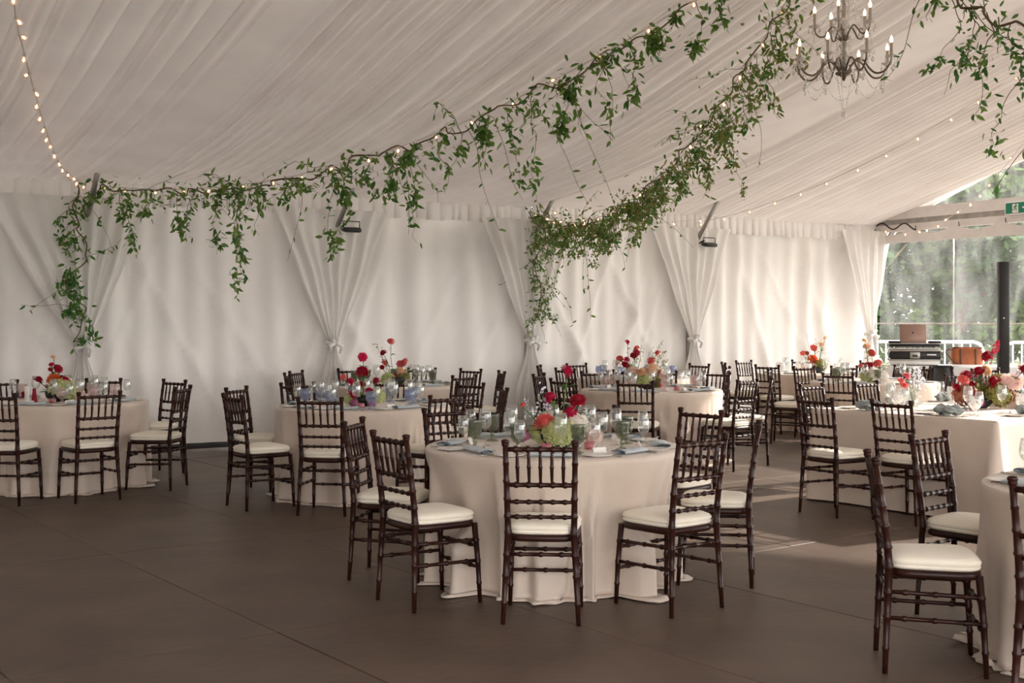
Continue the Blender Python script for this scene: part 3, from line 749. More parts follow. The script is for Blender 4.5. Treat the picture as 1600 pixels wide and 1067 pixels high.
def arrangement(name, c, label, blooms, hyds, seed, sprays=(), bowl=True, group='flower centrepieces', z=ZT):
    """blooms: (dx, dy, height, radius, colour)"""
    rnd = random.Random(seed)
    t = thing('flower_arrangement', label, 'flowers', (c[0], c[1], z+.001), 0, group)
    if bowl: put('bowl', bowl_me, t)
    for dx, h, r, col, *rest in blooms:
        dy = rest[0] if rest else rnd.uniform(-.06, .06)
        tilt = (rnd.uniform(.3, 1.0), rnd.uniform(-.5, .5)+dx*1.2, rnd.random()*6)
        p = Vector((dx, dy, h)); base = Vector((dx*.3, dy*.3, .05))
        mid = base.lerp(p, .55)+Vector((rnd.uniform(-.02, .02), rnd.uniform(-.02, .02), 0))
        if h > .16: MB().tube([base, mid, p+Vector((0, 0, -r*.3))], [.004, .0035, .003], 5).build('stem', 'flstem', t)
        put('bloom', DM[col][rnd.random() < .4], t, p, tilt, r*1.08)
        if h > .22:
            for _ in range(2 if h < .3 else 4):
                q = rnd.uniform(.45, .9); put('leaf', LEAF[rnd.choice((0, 0, 1))], t, base.lerp(mid, 1).lerp(p, q-.3), (rnd.uniform(-.6, .6), rnd.uniform(-.6, .6), rnd.random()*6.28), rnd.uniform(.045, .075))
    for dx, h, r, col, *rest in hyds:
        dy = rest[0] if rest else rnd.uniform(-.05, .05)
        put('hydrangea_head', HM[col], t, (dx, dy, h), (rnd.uniform(-.4, .4), rnd.uniform(-.4, .4), rnd.random()*6), r)
    for dx, h, col in sprays:           # airy stems with tiny florets
        p = Vector((dx, rnd.uniform(-.05, .05), h)); base = Vector((dx*.35, 0, .06)); mb = MB(); mb.tube([base, base.lerp(p, .5)+Vector((rnd.uniform(-.03, .03), 0, 0)), p], [.003, .0025, .0015], 5)
        mb.build('stem', 'flstem', t); fb = MB()
        for _ in range(26):
            q = rnd.uniform(.45, 1.05); cc = base.lerp(p, q)+Vector((rnd.gauss(0, .018), rnd.gauss(0, .018), rnd.gauss(0, .012)))
            for e in range(2):
                a = Vector((rnd.gauss(0, 1), rnd.gauss(0, 1), rnd.gauss(0, 1))).normalized(); b_ = a.orthogonal(); s = .008
                fb.add([cc-a*s, cc+b_*s, cc+a*s, cc-b_*s], [(0, 1, 2, 3)])
        fb.build('florets', 'p_'+col if col in FLC else col, t, smooth=False)['kind'] = 'stuff'
    for _ in range(10):
        a = rnd.random()*6.28; put('leaf', LEAF[rnd.choice((0, 1, 1))], t, (math.cos(a)*.08, math.sin(a)*.08, .09), (rnd.uniform(-.2, .5), rnd.uniform(-.5, .5), a-1.57), rnd.uniform(.07, .11))
    return t

# ------------------------------------------------------------------ the tables
CHL = 'dark wooden chair with ivory cushion, %s seat of %s'
TABLES = [
 # key, centre, phrase, goblet, seats [(angle, name, twist, radius)], full covers
 ('T4', (.243, 7.15), 'the centre-front table', 'green', [(-95, 'nearest', 0, 1.17), (-138, 'near-left', -6, 1.15), (177, 'left', -8, 1.15), (123, 'far-left', 0, 1.22), (77, 'far', 0, 1.3), (42, 'far-right', 0, 1.32), (-8, 'right', -4, 1.15), (-52, 'near-right', 0, 1.15)], True),
 ('T2', (-1.29, 10.55), 'the blue-goblet table left of centre', 'blue', [(-98, 'nearest', 0, 1.24), (-137, 'near-left', -6, 1.24), (170, 'left', -8, 1.13), (127, 'far-left', 0, 1.2), (84, 'far', 0, 1.22), (48, 'far-right', 0, 1.3), (9, 'right', 0, 1.2), (-50, 'near-right', 0, 1.18)], True),
 ('T1', (-4.1, 11.1), 'the leftmost table', 'pink', [(-93, 'nearest', 0, 1.27), (-57, 'near-right', 6, 1.24), (-11, 'right', 4, 1.14), (53, 'far-right', 0, 1.2), (92, 'far', 0, 1.2), (138, 'far-left', 0, 1.2)], True),
 ('T3', (-1.33, 13.9), 'the back table behind the blue goblets', 'green', [(-160, 'near-left', 0, 1.2), (165, 'left', 0, 1.2), (122, 'far-left', 0, 1.18), (80, 'far', 0, 1.18), (48, 'far-right', 0, 1.2), (12, 'right', 0, 1.2), (-45, 'near-right', 0, 1.12)], False),
 ('T5', (1.49, 13.0), 'the peach-dahlia table right of centre', 'pink', [(-104, 'nearest', 0, 1.16), (-45, 'near-right', 0, 1.18), (-12, 'right', 0, 1.22), (48, 'far-right', 0, 1.25), (78, 'far', 0, 1.2), (115, 'far-left', 0, 1.22), (158, 'left', 0, 1.25), (-142, 'near-left', 0, 1.22)], True),
 ('T6', (1.6, 15.75), 'the rear table before the centre drapes', 'blue', [(172, 'left', 0, 1.22), (-140, 'near-left', 0, 1.2), (127, 'far-left', 0, 1.15), (40, 'far-right', 0, 1.2), (-18, 'right', 0, 1.15), (-100, 'nearest', 0, 1.18)], False),
 ('T8', (4.35, 14.6), 'the sunlit table with white dahlias', 'green', [(162, 'left', 0, 1.2), (-125, 'near-left', 0, 1.2), (118, 'far-left', 0, 1.2), (48, 'far-right', 0, 1.2), (0, 'right', 0, 1.2), (-62, 'near-right', 0, 1.2)], False),
 ('T9', (4.2, 17.0), 'the sunlit table nearest the back wall', 'clear', [(178, 'left', 0, 1.2), (130, 'far-left', 0, 1.18), (-132, 'near-left', 0, 1.2), (82, 'far', 0, 1.15), (35, 'far-right', 0, 1.2), (-38, 'near-right', 0, 1.2), (-85, 'nearest', 0, 1.2)], False),
 ('T10', (2.86, 5.33), 'the cropped table at bottom right', 'green', [(179, 'left', -10, 1.24), (123, 'far-left', 9, 1.2), (-134, 'near-left', 0, 1.2)], True),
]
TC = {}
for k, (key, c, tn, gob, seats, full) in enumerate(TABLES):
    TC[key] = c; seats = [(a, b, d, max(r, 1.12)) for a, b, d, r in seats]; table_round(c, 11+k*3, tn, [(a, r) for a, b, d, r in seats])
    for ang, nm, tw, r in seats:
        x = c[0]+r*math.cos(R(ang)); y = c[1]+r*math.sin(R(ang))
        chair(x, y, ang+180+tw, CHL % (nm, tn), 'chairs around the tables')
        set_place(c, ang, nm, tn, gob, full=full)

# long rectangular table on the right
c0 = Vector((2.52, 10.2, 0)); LQ, LP = 1.68, 2.5
tt = thing('rectangular_table', 'folding table hidden under the long cloth of the right rectangular table', 'table', c0, rotf)
MB().box((LP/2, -LQ/2, .745), (LP-.04, LQ-.04, .025), bevel=.006).build('table_top', 'grey', tt)
for a in (.2, LP-.2):
    for b in (-.2, -LQ+.2): MB().tube([(a, b, .735), (a, b, .004)], .015, 8).build('leg', 'alu', tt)
rc = MB(); per = []; NS = 70
def rect_pt(q, grow):                # q in 0..4 around, corner radius .03
    L = [(0, 0), (0, -LQ), (LP, -LQ), (LP, 0)]
    i = int(q) % 4; f = q-int(q); a = Vector(L[i]+(0,)); b = Vector(L[(i+1) % 4]+(0,)); e = (b-a).normalized(); nn = Vector((e.y, -e.x, 0))
    p = a.lerp(b, f)
    ca = math.exp(-(f*(b-a).length/.09)**2); cb = math.exp(-((1-f)*(b-a).length/.09)**2)
    wv = .5+.5*math.sin(f*(b-a).length*9+i*2+1.3*math.sin(f*7+i))
    return p, nn*(-1), ca+cb, wv, e
rows = [(-.02, ZT, 0), (-.004, ZT-.002, 0), (.004, ZT-.014, 0)]+[(.006, z, (ZT-z)/ZT) for z in (.72, .66, .58, .48, .38, .28, .18, .1, .05, .015)]
qs = [i+j/NS for i in range(4) for j in range(NS)]
vs = []; fs = []
for off, z, dq in rows:
    for q in qs:
        p, nn, cor, wv, e = rect_pt(q, 0)
        d = off+dq*(.012+.03*wv*sm(dq))+cor*.05*sm(dq*1.4)
        mid = Vector((LP/2, -LQ/2, 0)); out_ = -nn if (p-mid).dot(-nn) > 0 else nn
        pp = p+out_*d; vs.append((pp.x, pp.y, z))
nq = len(qs)
for i in range(len(rows)-1):
    for k in range(nq): j = (k+1) % nq; fs.append((i*nq+k, i*nq+j, i*nq+nq+j, i*nq+nq+k))
fs.append(tuple(range(nq)))
cl = rc.add(vs, fs).build('tablecloth', 'linen', None, loc=c0); cl.rotation_euler = (0, 0, rotf)
tag(cl, 'taupe cloth with corner folds over the right rectangular table', 'tablecloth', 'taupe tablecloths')
RT = 'the right rectangular table'
def rp(a, b, z=0): v = c0+EP*a+EQ*b; return (v.x, v.y, z)
for x, y, f, nm in ((2.356, 9.36, 34, 'near-left'), (2.83, 9.0, 36, 'nearest'), (2.8, 11.25, -50, 'far-left'), (3.45, 11.74, -53, 'far')):
    chair(x, y, f, CHL % (nm, RT), 'chairs around the tables')
for k, (a, b, ang, nm) in enumerate(((.08, .42, 217, 'near-left'), (.08, 1.12, 217, 'nearest'), (.9, .08, 127, 'far-left'), (1.65, .08, 127, 'far'), (.75, LQ-.08, -53, 'near-right'), (1.55, LQ-.08, -53, 'right'))):
    p = Vector(rp(a, b)); d = Vector((math.cos(R(ang)), math.sin(R(ang)), 0)); cc = p-d*.72
    set_place((cc.x, cc.y), ang, nm, RT, 'clear', full=True, knot=True)

# flower centrepieces (dx, height above cloth, radius, colour)
arrangement('f4', (TC['T4'][0]+.03, TC['T4'][1]), 'low magenta and coral dahlias with green hydrangea on the centre-front table',
    [(.05, .44, .042, 'magenta'), (-.05, .285, .045, 'magenta'), (.115, .265, .052, 'crimson'), (.065, .2, .05, 'magenta', -.08), (-.09, .15, .065, 'coral', -.1), (-.21, .24, .022, 'coral'), (.0, .13, .03, 'crimson'), (-.2, .09, .02, 'pink')],
    [(.0, .07, .1, 'lime', -.06), (.1, .1, .085, 'white', .02), (.21, .05, .05, 'blush', -.02), (-.2, .05, .035, 'mauve', -.02), (-.1, .06, .07, 'lime', .03)], 1, [(-.1, .34, 'lilac'), (-.17, .26, 'lilac')])
arrangement('f2', (TC['T2'][0]+.01, TC['T2'][1]-.1), 'tall magenta dahlias with lime hydrangea on the blue-goblet table',
    [(-.01, .42, .042, 'magenta'), (.0, .3, .055, 'crimson'), (-.11, .21, .045, 'magenta'), (-.17, .25, .03, 'coral'), (.11, .22, .032, 'crimson'), (-.02, .18, .045, 'crimson'), (-.07, .1, .058, 'magenta', -.1), (.06, .13, .04, 'magenta')],
    [(-.09, .05, .07, 'lime', -.04), (.12, .07, .075, 'lime', .0), (-.06, .03, .035, 'mauve', -.13), (.09, .03, .035, 'mauve', -.14)], 2)
arrangement('f1', (TC['T1'][0]-.02, TC['T1'][1]-.05), 'crimson and orange dahlias with lime hydrangea on the leftmost table',
    [(-.15, .2, .05, 'crimson', -.08), (.02, .3, .045, 'crimson'), (-.09, .29, .024, 'crimson'), (-.075, .335, .024, 'magenta'), (-.05, .4, .03, 'peach'), (.0, .2, .066, 'orange', -.1), (.09, .19, .056, 'magenta', -.08), (-.27, .07, .045, 'crimson', -.1), (-.08, .13, .045, 'rust')],
    [(.05, .1, .12, 'lime', -.06), (.17, .06, .06, 'blush', .02)], 3)
arrangement('f3', (TC['T3'][0], TC['T3'][1]), 'airy coral and pink dahlias on the back table behind the blue goblets',
    [(-.05, .5, .045, 'coral'), (-.14, .37, .042, 'crimson'), (-.12, .25, .045, 'coral'), (-.16, .2, .03, 'crimson'), (.1, .26, .05, 'coral'), (.05, .24, .05, 'pink'), (.06, .16, .06, 'peach'), (-.02, .1, .05, 'crimson')],
    [(-.08, .06, .08, 'lime'), (.08, .06, .08, 'olive')], 4, [(-.22, .46, 'olive'), (.16, .2, 'olive')])
arrangement('f5', (TC['T5'][0]-.05, TC['T5'][1]), 'large peach and blush dahlias with green hydrangea right of centre',
    [(.04, .22, .075, 'peach', -.08), (-.05, .19, .07, 'peach', -.06), (-.14, .19, .07, 'blush'), (.14, .18, .04, 'coral'), (.2, .13, .05, 'blush'), (.15, .06, .04, 'pink', -.1), (-.12, .11, .05, 'blush')],
    [(-.03, .08, .09, 'lime', -.03), (.08, .06, .08, 'olive')], 5, [(.13, .34, 'olive'), (.2, .3, 'olive')])
arrangement('f6', (TC['T6'][0]-.03, TC['T6'][1]-.2), 'tall magenta and coral dahlias on the rear table before the drapes',
    [(-.09, .46, .042, 'magenta'), (.02, .38, .045, 'coral'), (.03, .33, .05, 'magenta'), (-.02, .29, .045, 'crimson'), (-.19, .25, .048, 'coral'), (-.11, .24, .05, 'magenta'), (-.12, .17, .055, 'crimson'), (.29, .32, .05, 'coral'), (.2, .22, .05, 'coral'), (-.22, .18, .03, 'coral')],
    [(-.05, .08, .09, 'lime')], 6, [(.08, .42, 'olive'), (.34, .46, 'olive'), (.38, .34, 'olive'), (.22, .38, 'lilac')])
arrangement('f8', (TC['T8'][0]-.05, TC['T8'][1]-.1), 'coral dahlias and large white dahlia in the sunlight on the right',
    [(-.1, .5, .035, 'peach'), (-.07, .43, .045, 'peach'), (.0, .35, .05, 'coral'), (.04, .23, .055, 'coral'), (-.07, .2, .055, 'crimson'), (.0, .11, .09, 'white', -.1), (.09, .1, .06, 'pink'), (-.15, .2, .03, 'coral')],
    [(-.06, .06, .09, 'lime'), (.1, .06, .08, 'white')], 7, [(.16, .22, 'lime')])
arrangement('f9', (TC['T9'][0]+.05, TC['T9'][1]), 'orange and coral dahlias on the table nearest the back wall',
    [(.12, .49, .035, 'peach'), (.09, .4, .05, 'peach'), (-.02, .35, .055, 'coral'), (-.2, .28, .04, 'coral'), (-.13, .28, .035, 'rust'), (-.04, .2, .075, 'orange'), (-.16, .1, .06, 'blush')],
    [(.06, .1, .09, 'olive'), (-.06, .06, .08, 'blush')], 8, [(-.14, .55, 'white'), (.02, .45, 'olive')])
p7 = rp(1.12, .83)
arrangement('f7', (p7[0], p7[1]), 'long arrangement of wine-red dahlias and mossy hydrangea on the rectangular table',
    [(.07, .44, .055, 'crimson'), (-.01, .31, .06, 'crimson'), (-.1, .28, .05, 'crimson'), (.09, .23, .065, 'crimson', -.1), (-.22, .18, .05, 'crimson', -.1), (-.05, .2, .05, 'crimson'), (-.07, .13, .04, 'crimson', -.15), (-.13, .24, .05, 'coral'), (.06, .32, .05, 'peach'), (.24, .22, .075, 'blush'), (.31, .22, .075, 'blush'), (.37, .33, .055, 'crimson'), (.42, .17, .03, 'crimson'), (.32, .09, .06, 'peach')],
    [(-.13, .1, .1, 'rust', -.06), (.13, .1, .11, 'olive', -.06), (.22, .08, .085, 'rust', -.02), (-.07, .05, .06, 'mauve', -.14), (.2, .2, .08, 'olive', .08), (.0, .1, .1, 'olive', .06)], 9, [(.36, .26, 'lilac'), (.42, .4, 'lilac')])
# pink plume
plm = MB(); rnd = random.Random(4); pb = Vector((0, 0, 0))
for k in range(120):
    q = rnd.random(); rr = .022*math.sin(math.pi*min(1, q*.85+.15))+.003; a = rnd.random()*6.28; c = Vector((math.cos(a)*rr, math.sin(a)*rr, q*.12)); s = .009
    plm.add([c-Vector((s, 0, 0)), c+Vector((0, s, s)), c+Vector((s, 0, s)), c+Vector((0, -s, 0))], [(0, 1, 2), (0, 2, 3)])
plm.tube([(0, 0, -.42), (0, 0, .1)], .003, 5)
tag(plm.build('celosia_plume', 'p_magenta', None, loc=(p7[0]+.13, p7[1], ZT+.45), smooth=False), 'feathery pink plume rising above the wine-red dahlias', 'flower').rotation_euler = (0, R(18), 0)
# bud vase beside it
bv = rp(.52, .62)
vz = thing('bud_vase', 'clear glass bud vase of coral and white sprigs on rectangular table', 'vase', (bv[0], bv[1], ZT+.001))
MB().lathe([(.03, 0), (.034, .006), (.042, .05), (.036, .1), (.02, .13), (.022, .15), (.0205, .15), (.0185, .13), (.034, .1), (.04, .05), (.032, .012), (.001, .01)], 18, capb=True).build('glass', 'clear', vz)
rnd = random.Random(12)
for dx, h, r, col in ((-.07, .2, .04, 'coral'), (-.05, .28, .035, 'pink'), (-.1, .24, .03, 'coral')):
    MB().tube([(0, 0, .02), (dx*.3, 0, .14), (dx, .01, h)], .0025, 5).build('stem', 'flstem', vz); put('bloom', DM[col][0], vz, (dx, .01, h), (.8, dx*6, 1), r)
for dx, h in ((.03, .36), (.06, .28), (-.01, .33)):
    MB().tube([(0, 0, .02), (dx*.3, 0, .14), (dx, -.01, h)], .002, 5).build('stem', 'flstem', vz); fb = MB()
    for _ in range(24):
        cc = Vector((dx+rnd.gauss(0, .018), rnd.gauss(0, .018), h-abs(rnd.gauss(0, .07)))); a = Vector((rnd.gauss(0, 1), rnd.gauss(0, 1), rnd.gauss(0, 1))).normalized(); b_ = a.orthogonal(); s = .01
        fb.add([cc-a*s, cc+b_*s, cc+a*s, cc-b_*s], [(0, 1, 2, 3)])
    fb.build('florets', 'p_lilac', vz, smooth=False)['kind'] = 'stuff'
# small bud vase with coral bud on the left table, table-number cards and votives
for (key, dx, dy, lab) in (('T4', .2, -.22, 'small pink votive near the right of the centre-front flowers'), ('T4', -.05, -.28, 'small pink votive in front of the centre-front flowers'), ('T1', .02, -.3, 'pink votive before the flowers on the leftmost table'), ('T5', .24, -.25, 'pink votive right of the peach dahlias'), ('T2', .02, -.34, 'pink votive before the lime hydrangea on the blue-goblet table')):
    tag(put('votive_holder', VOT, None, (TC[key][0]+dx, TC[key][1]+dy, ZT+.001)), lab, 'votive', 'pink votives')
# tall white number card and red taper vase on the leftmost table
tag(MB().box((0, 0, .075), (.045, .003, .15)).build('table_card', 'card', None, loc=(TC['T1'][0]-.2, TC['T1'][1]-.32, ZT+.001)), 'upright cream table card left of the lime hydrangea', 'card')
tag(MB().lathe([(.03, 0), (.03, .004), (.024, .03), (.016, .1), (.014, .13), (.012, .13), (.02, .03), (.001, .01)], 16, capb=True).build('red_vase', 'p_crimson', None, loc=(TC['T1'][0]-.15, TC['T1'][1]-.28, ZT+.001)), 'slim red glass vase beside the cream table card', 'vase')

# ------------------------------------------------------------------ garlands of vine
def path_pts(fn, n): return [fn(k/(n-1)) for k in range(n)]
CAMP = Vector((0, 0, 1.5))
def garland(label, path, trails, seed, size=(.05, .085), swag=60, spread=.12, palette=(0, 1), tangle=5, group='vine garlands', nparts=300):
    rnd = random.Random(seed); o = path[0]
    t = thing('vine_garland', label, 'vine', o, 0, group)
    leaves = []
    def stem(pts, r0, r1, nm='stem'):
        pts = smooth_path(pts, 3); N_ = len(pts); MB().tube([p-o for p in pts], [lerp(r0, r1, k/(N_-1)) for k in range(N_)], 5).build(nm, 'stem', t)
    def leaf_at(p, droop=.7):
        d = Vector((rnd.gauss(0, 1), rnd.gauss(0, 1), rnd.gauss(-droop, .8))).normalized()
        leaves.append((p, d, rnd.uniform(*size), rnd.choice(palette), rnd.random()*6.28))
    def along(pts, q):
        x = q*(len(pts)-1); i = min(len(pts)-2, int(x)); return pts[i].lerp(pts[i+1], x-i)
    jit = [p+Vector((rnd.gauss(0, .03), rnd.gauss(0, .03), rnd.gauss(0, .03))) for p in path]
    stem(jit, .008, .006)
    L = sum((b-a).length for a, b in zip(path, path[1:]))
    for k in range(tangle):         # side shoots curling off the swag
        q = rnd.random(); p = along(path, q); pts = [p]; v = Vector((rnd.gauss(0, 1), rnd.gauss(0, 1), rnd.gauss(0, .8))).normalized()*.09
        for _ in range(6): v += Vector((rnd.gauss(0, .03), rnd.gauss(0, .03), rnd.gauss(-.012, .03))); pts.append(pts[-1]+v)
        stem(pts, .003, .0015, 'shoot')
        for i in range(10): leaf_at(along(pts, rnd.random()))
    for i in range(int(swag*L)):
        q = rnd.random(); dens = .5+.5*math.sin(q*23+seed)
        if rnd.random() > .35+.65*dens: continue
        p = along(path, q); leaf_at(p+Vector((rnd.gauss(0, spread*.6), rnd.gauss(0, spread*.6), rnd.gauss(-spread*.5, spread*.7))))
    for q, ln, n, *dr in trails:
        p = along(path, q); pts = [p]; v = Vector((rnd.gauss(0, .03), rnd.gauss(0, .03), -.06))
        if dr: v += Vector((dr[0], dr[1] if len(dr) > 1 else 0, 0))
        m = max(4, int(ln/.075)); 
        for k in range(m):
            v = v*.6+Vector((rnd.gauss(0, .03), rnd.gauss(0, .03), -.03-.02*rnd.random()))
            v = v.normalized()*(ln/m); pts.append(pts[-1]+v)
        stem(pts, .0035, .0012, 'trail')
        cl_ = [rnd.random() for _ in range(max(2, int(ln*4)))]
        for i in range(n):
            qq = min(1, max(0, rnd.choice(cl_)+rnd.gauss(0, .07))) if rnd.random() < .75 else rnd.random()
            leaf_at(along(pts, qq)+Vector((rnd.gauss(0, .028), rnd.gauss(0, .028), rnd.gauss(0, .02))), .9)
    leaves.sort(key=lambda l: (l[0]-CAMP).length/l[2])
    mbs = {}
    for i, (p, d, sz, pal, roll) in enumerate(leaves):
        q = d.to_track_quat('Y', 'Z')
        e = (q.to_matrix() @ Matrix.Rotation(roll, 3, 'Y'))
        if i < nparts: put('leaf', LEAF[pal], t, p-o, e.to_euler(), (sz*1.15, sz, sz))
        else:
            mb = mbs.setdefault(pal, MB()); mb.add([(p-o)+(e @ Vector((v[0]*1.15, v[1], v[2])))*sz for v in leafv], leaff)
    allm = MB(); mats = []
    for k, mb in mbs.items(): allm.mi = len(mats); mats.append('leaf%d' % k); allm.add(mb.v, mb.f)
    if mats: allm.build('leaf_mass', mats, t)['kind'] = 'stuff'
    return t
K = Vector((2.45, 8.98, 4.6))
A0 = SW(0, .15, 2.98); B0 = SW(5.82, .15, 2.95)
def swagA(t): p = A0.lerp(K, t); return Vector((p.x, p.y, 2.98-1.39*t+3.01*t*t))
def swagB(t): p = B0.lerp(K, t); return Vector((p.x, p.y, 2.95-2.14*t+3.79*t*t))
C1 = SW(0, WID-.1, 3.0)
def swagC(t): p = K.lerp(C1, t); return Vector((p.x, p.y, 4.6-6.5*t+4.9*t*t))
pA = path_pts(lambda q: swagA(.02+q*.9), 60)
tA = lambda t: (t-.02)/.9
garland('leafy green vine garland swooping from the leftmost pole up to the ridge', pA,
  [(tA(a), l, int(n*1.75)) for a, l, n in ((.03, .85, 46), (.06, .75, 40), (.09, .45, 22), (.13, .3, 20), (.17, .42, 26), (.2, .55, 26), (.25, .75, 34), (.27, 1.0, 40), (.29, 1.2, 44), (.31, .6, 26), (.36, .3, 12), (.42, .9, 48), (.44, .75, 40), (.47, .35, 16), (.5, .55, 28), (.52, .95, 46), (.535, .6, 26), (.56, .55, 14), (.59, .55, 14), (.61, .5, 34), (.62, .45, 30), (.66, .75, 26), (.68, .9, 30), (.71, .55, 34), (.72, .5, 32), (.74, .5, 24), (.77, .55, 26), (.79, .6, 30), (.82, .35, 36), (.84, .4, 36), (.86, .45, 36), (.9, .4, 26))],
  21, (.05, .1), 110, .11, (0, 1, 1), 34)
pB = path_pts(lambda q: swagB(.01+q*.91), 60)
tB = lambda t: (t-.01)/.91
rnd = random.Random(33); trB = []
for k in range(34): trB.append((tB(.03+.55*k/34), rnd.uniform(.25, .6), 46))
for k in range(26): trB.append((tB(.5+.4*k/26), rnd.uniform(.3, .7), 34, rnd.uniform(.0, .12)))
trB += [(tB(.1), .9, 24), (tB(.16), 1.0, 16), (tB(.74), .95, 30, .12), (tB(.78), 1.0, 30, .12), (tB(.7), .8, 36, .1)]
garland('dense olive green vine garland rising from the centre pole to the ridge', pB, [(a[0], a[1], int(a[2]*1.35))+tuple(a[3:]) for a in trB], 22, (.038, .078), 250, .16, (1, 1, 2, 2, 0), 30)
garland('trailing green vine hanging at the top right corner near the camera', path_pts(lambda q: swagC(.14+q*.42), 30),
  [(.1, .4, 30), (.17, .55, 30), (.22, .5, 36), (.26, .6, 40), (.31, .65, 46), (.35, .6, 44), (.39, .6, 40), (.43, .7, 44), (.5, .6, 36), (.6, .5, 30)], 23, (.035, .062), 70, .09, (0, 0, 1), 8)
def drop(s0, w0, zs, amp, seed):
    rnd = random.Random(seed); return [SW(s0+amp*math.sin(k*.9+seed)+rnd.gauss(0, .02), w0+rnd.gauss(0, .02), z) for k, z in enumerate(zs)]
zz = [2.95-.12*k for k in range(15)]
garland('green vine trailing down the leftmost curtain to the flowers', drop(-.12, .3, zz, .1, 3), [(.15, .35, 16, -.12), (.22, .3, 16, -.15), (.3, .25, 14, -.1), (.55, .3, 40, .1), (.6, .3, 50, .14), (.66, .3, 40, .1), (.75, .3, 30, -.06), (.85, .3, 26), (.95, .25, 26, .06)], 24, (.055, .095), 42, .11, (0, 0, 1), 8)
garland('olive vine wrapped down the centre curtain under the dense garland', drop(5.8, .3, [2.95-.11*k for k in range(14)], .06, 5), [(q/12, .35, 34, .03*(-1)**q) for q in range(12)]+[(.95, .45, 26, .05)], 25, (.035, .07), 150, .11, (1, 0, 2), 6)

# ------------------------------------------------------------------ string lights
bulb_gl = MB().lathe([(.008, -.012), (.012, -.018), (.022, -.034), (.024, -.046), (.018, -.06), (.002, -.066)], 12).mesh('bulb', 'bulbglass')
bulb_fil = MB().lathe([(.003, -.022), (.009, -.036), (.009, -.048), (.002, -.054)], 8).mesh('filament', 'bulb')
bulb_soc = MB().lathe([(.006, .006), (.011, .002), (.011, -.014), (.007, -.016)], 8, capb=True).mesh('socket', 'wirew')
def string_lights(label, path, step, seed, wire='wirew'):
    rnd = random.Random(seed); o = path[0]
    t = thing('string_lights', label, 'lights', o, 0, 'bulb strings')
    MB().tube([p-o for p in path], .0045, 5).build('wire', wire, t)
    acc = 0; nxt = .1
    for a, b in zip(path, path[1:]):
        l = (b-a).length
        while nxt <= acc+l:
            p = a.lerp(b, (nxt-acc)/l)-o; rot = (rnd.gauss(0, .45), rnd.gauss(0, .45), 0)
            bb = put('bulb', bulb_gl, t, p, rot); put('filament', bulb_fil, bb); put('socket', bulb_soc, bb); nxt += step*rnd.uniform(.85, 1.15)
        acc += l
Q0 = Vector((-3.35, 6.9, 4.9))
string_lights('string of warm bulbs climbing from the leftmost pole past the left edge', smooth_path([A0, (-4.4, 11.9, 3.0), (-3.95, 10.3, 3.12), (-3.32, 8.2, 3.42), (-3.08, 7.5, 3.5), (-2.6, 6.0, 3.8)], 8), .36, 1)
string_lights('string of warm bulbs twined through the left vine garland', [p+Vector((0, 0, .03)) for p in pA], .42, 2)
string_lights('string of warm bulbs twined through the dense centre garland', [p+Vector((0, 0, .03)) for p in pB], .4, 3)
K2 = Vector((7.6, 12.2, 0)); D0 = SW(8.64, .15, 2.95)
string_lights('fine string of bulbs under the right ceiling slope', path_pts(lambda t: (lambda p: Vector((p.x, p.y, 2.93+.55*t+1.75*t*t)))(D0.lerp(K2, t*.85)), 40), .45, 4)
string_lights('thin string of bulbs between the two garland poles at the eave', path_pts(lambda t: SW(lerp(5.9, 8.6, t), .35, 2.98-.12*math.sin(math.pi*t)), 16), .5, 6)
E0 = SW(SEND-.1, .25, 2.98)
string_lights('string of bulbs along the beam over the clear wall', path_pts(lambda t: (lambda p: Vector((p.x, p.y, 2.98-1.35*t+4.2*t*t)))(E0.lerp(K2, t*.75)), 40), .3, 5)

# ------------------------------------------------------------------ chandelier
ch = thing('chandelier', 'two-tier crystal chandelier with candle bulbs hanging at upper right', 'chandelier', (2.45, 8.98, 3.0))
MB().tube([(0, 0, 1.35), (0, 0, .9)], .012, 8).build('rod', 'bronze', ch)
MB().lathe([(.001, .27), (.012, .28), (.02, .3), (.03, .31), (.06, .32), (.062, .335), (.03, .345), (.012, .36), (.014, .46), (.03, .47), (.012, .48), (.012, .56), (.04, .575), (.05, .59), (.02, .6), (.012, .62), (.014, .78), (.03, .79), (.012, .8), (.01, 1.0)], 16, (0, 0, -.005)).build('column', 'bronze', ch)
MB().lathe([(.02, .365), (.04, .39), (.05, .43), (.03, .46), (.02, .5), (.035, .53), (.02, .56), (.02, .62), (.045, .66), (.03, .72), (.04, .8), (.045, .88), (.02, .92)], 14, flute=.1, nf=7).build('crystal_column', 'crystal', ch)
MB().lathe([(.001, -.022), (.014, -.018), (.022, 0), (.014, .018), (.001, .022)], 12, (0, 0, .02)).build('crystal_ball', 'crystal', ch)
arm_l = MB().tube(smooth_path([(.03, 0, .33), (.06, 0, .38), (.1, 0, .42), (.15, 0, .40), (.19, 0, .34), (.24, 0, .3), (.3, 0, .31), (.34, 0, .36), (.35, 0, .4)]), .0075, 8).mesh('arm', 'bronze')
arm_u = MB().tube(smooth_path([(.03, 0, .59), (.05, 0, .64), (.08, 0, .67), (.11, 0, .64), (.14, 0, .6), (.18, 0, .6), (.205, 0, .63), (.21, 0, .665)]), .006, 8).mesh('arm', 'bronze')
bobeche = MB().lathe([(.01, 0), (.03, .002), (.045, .012), (.044, .014), (.028, .006), (.01, .004)], 16, flute=.08, nf=8).mesh('drip_pan', 'crystal')
sleeve = MB().lathe([(.011, 0), (.011, .1), (.008, .102)], 10, capt=True).mesh('candle', 'candle')
cbulb = MB().lathe([(.006, 0), (.012, .012), (.013, .022), (.008, .04), (.001, .055)], 10).mesh('bulb', 'bulb')
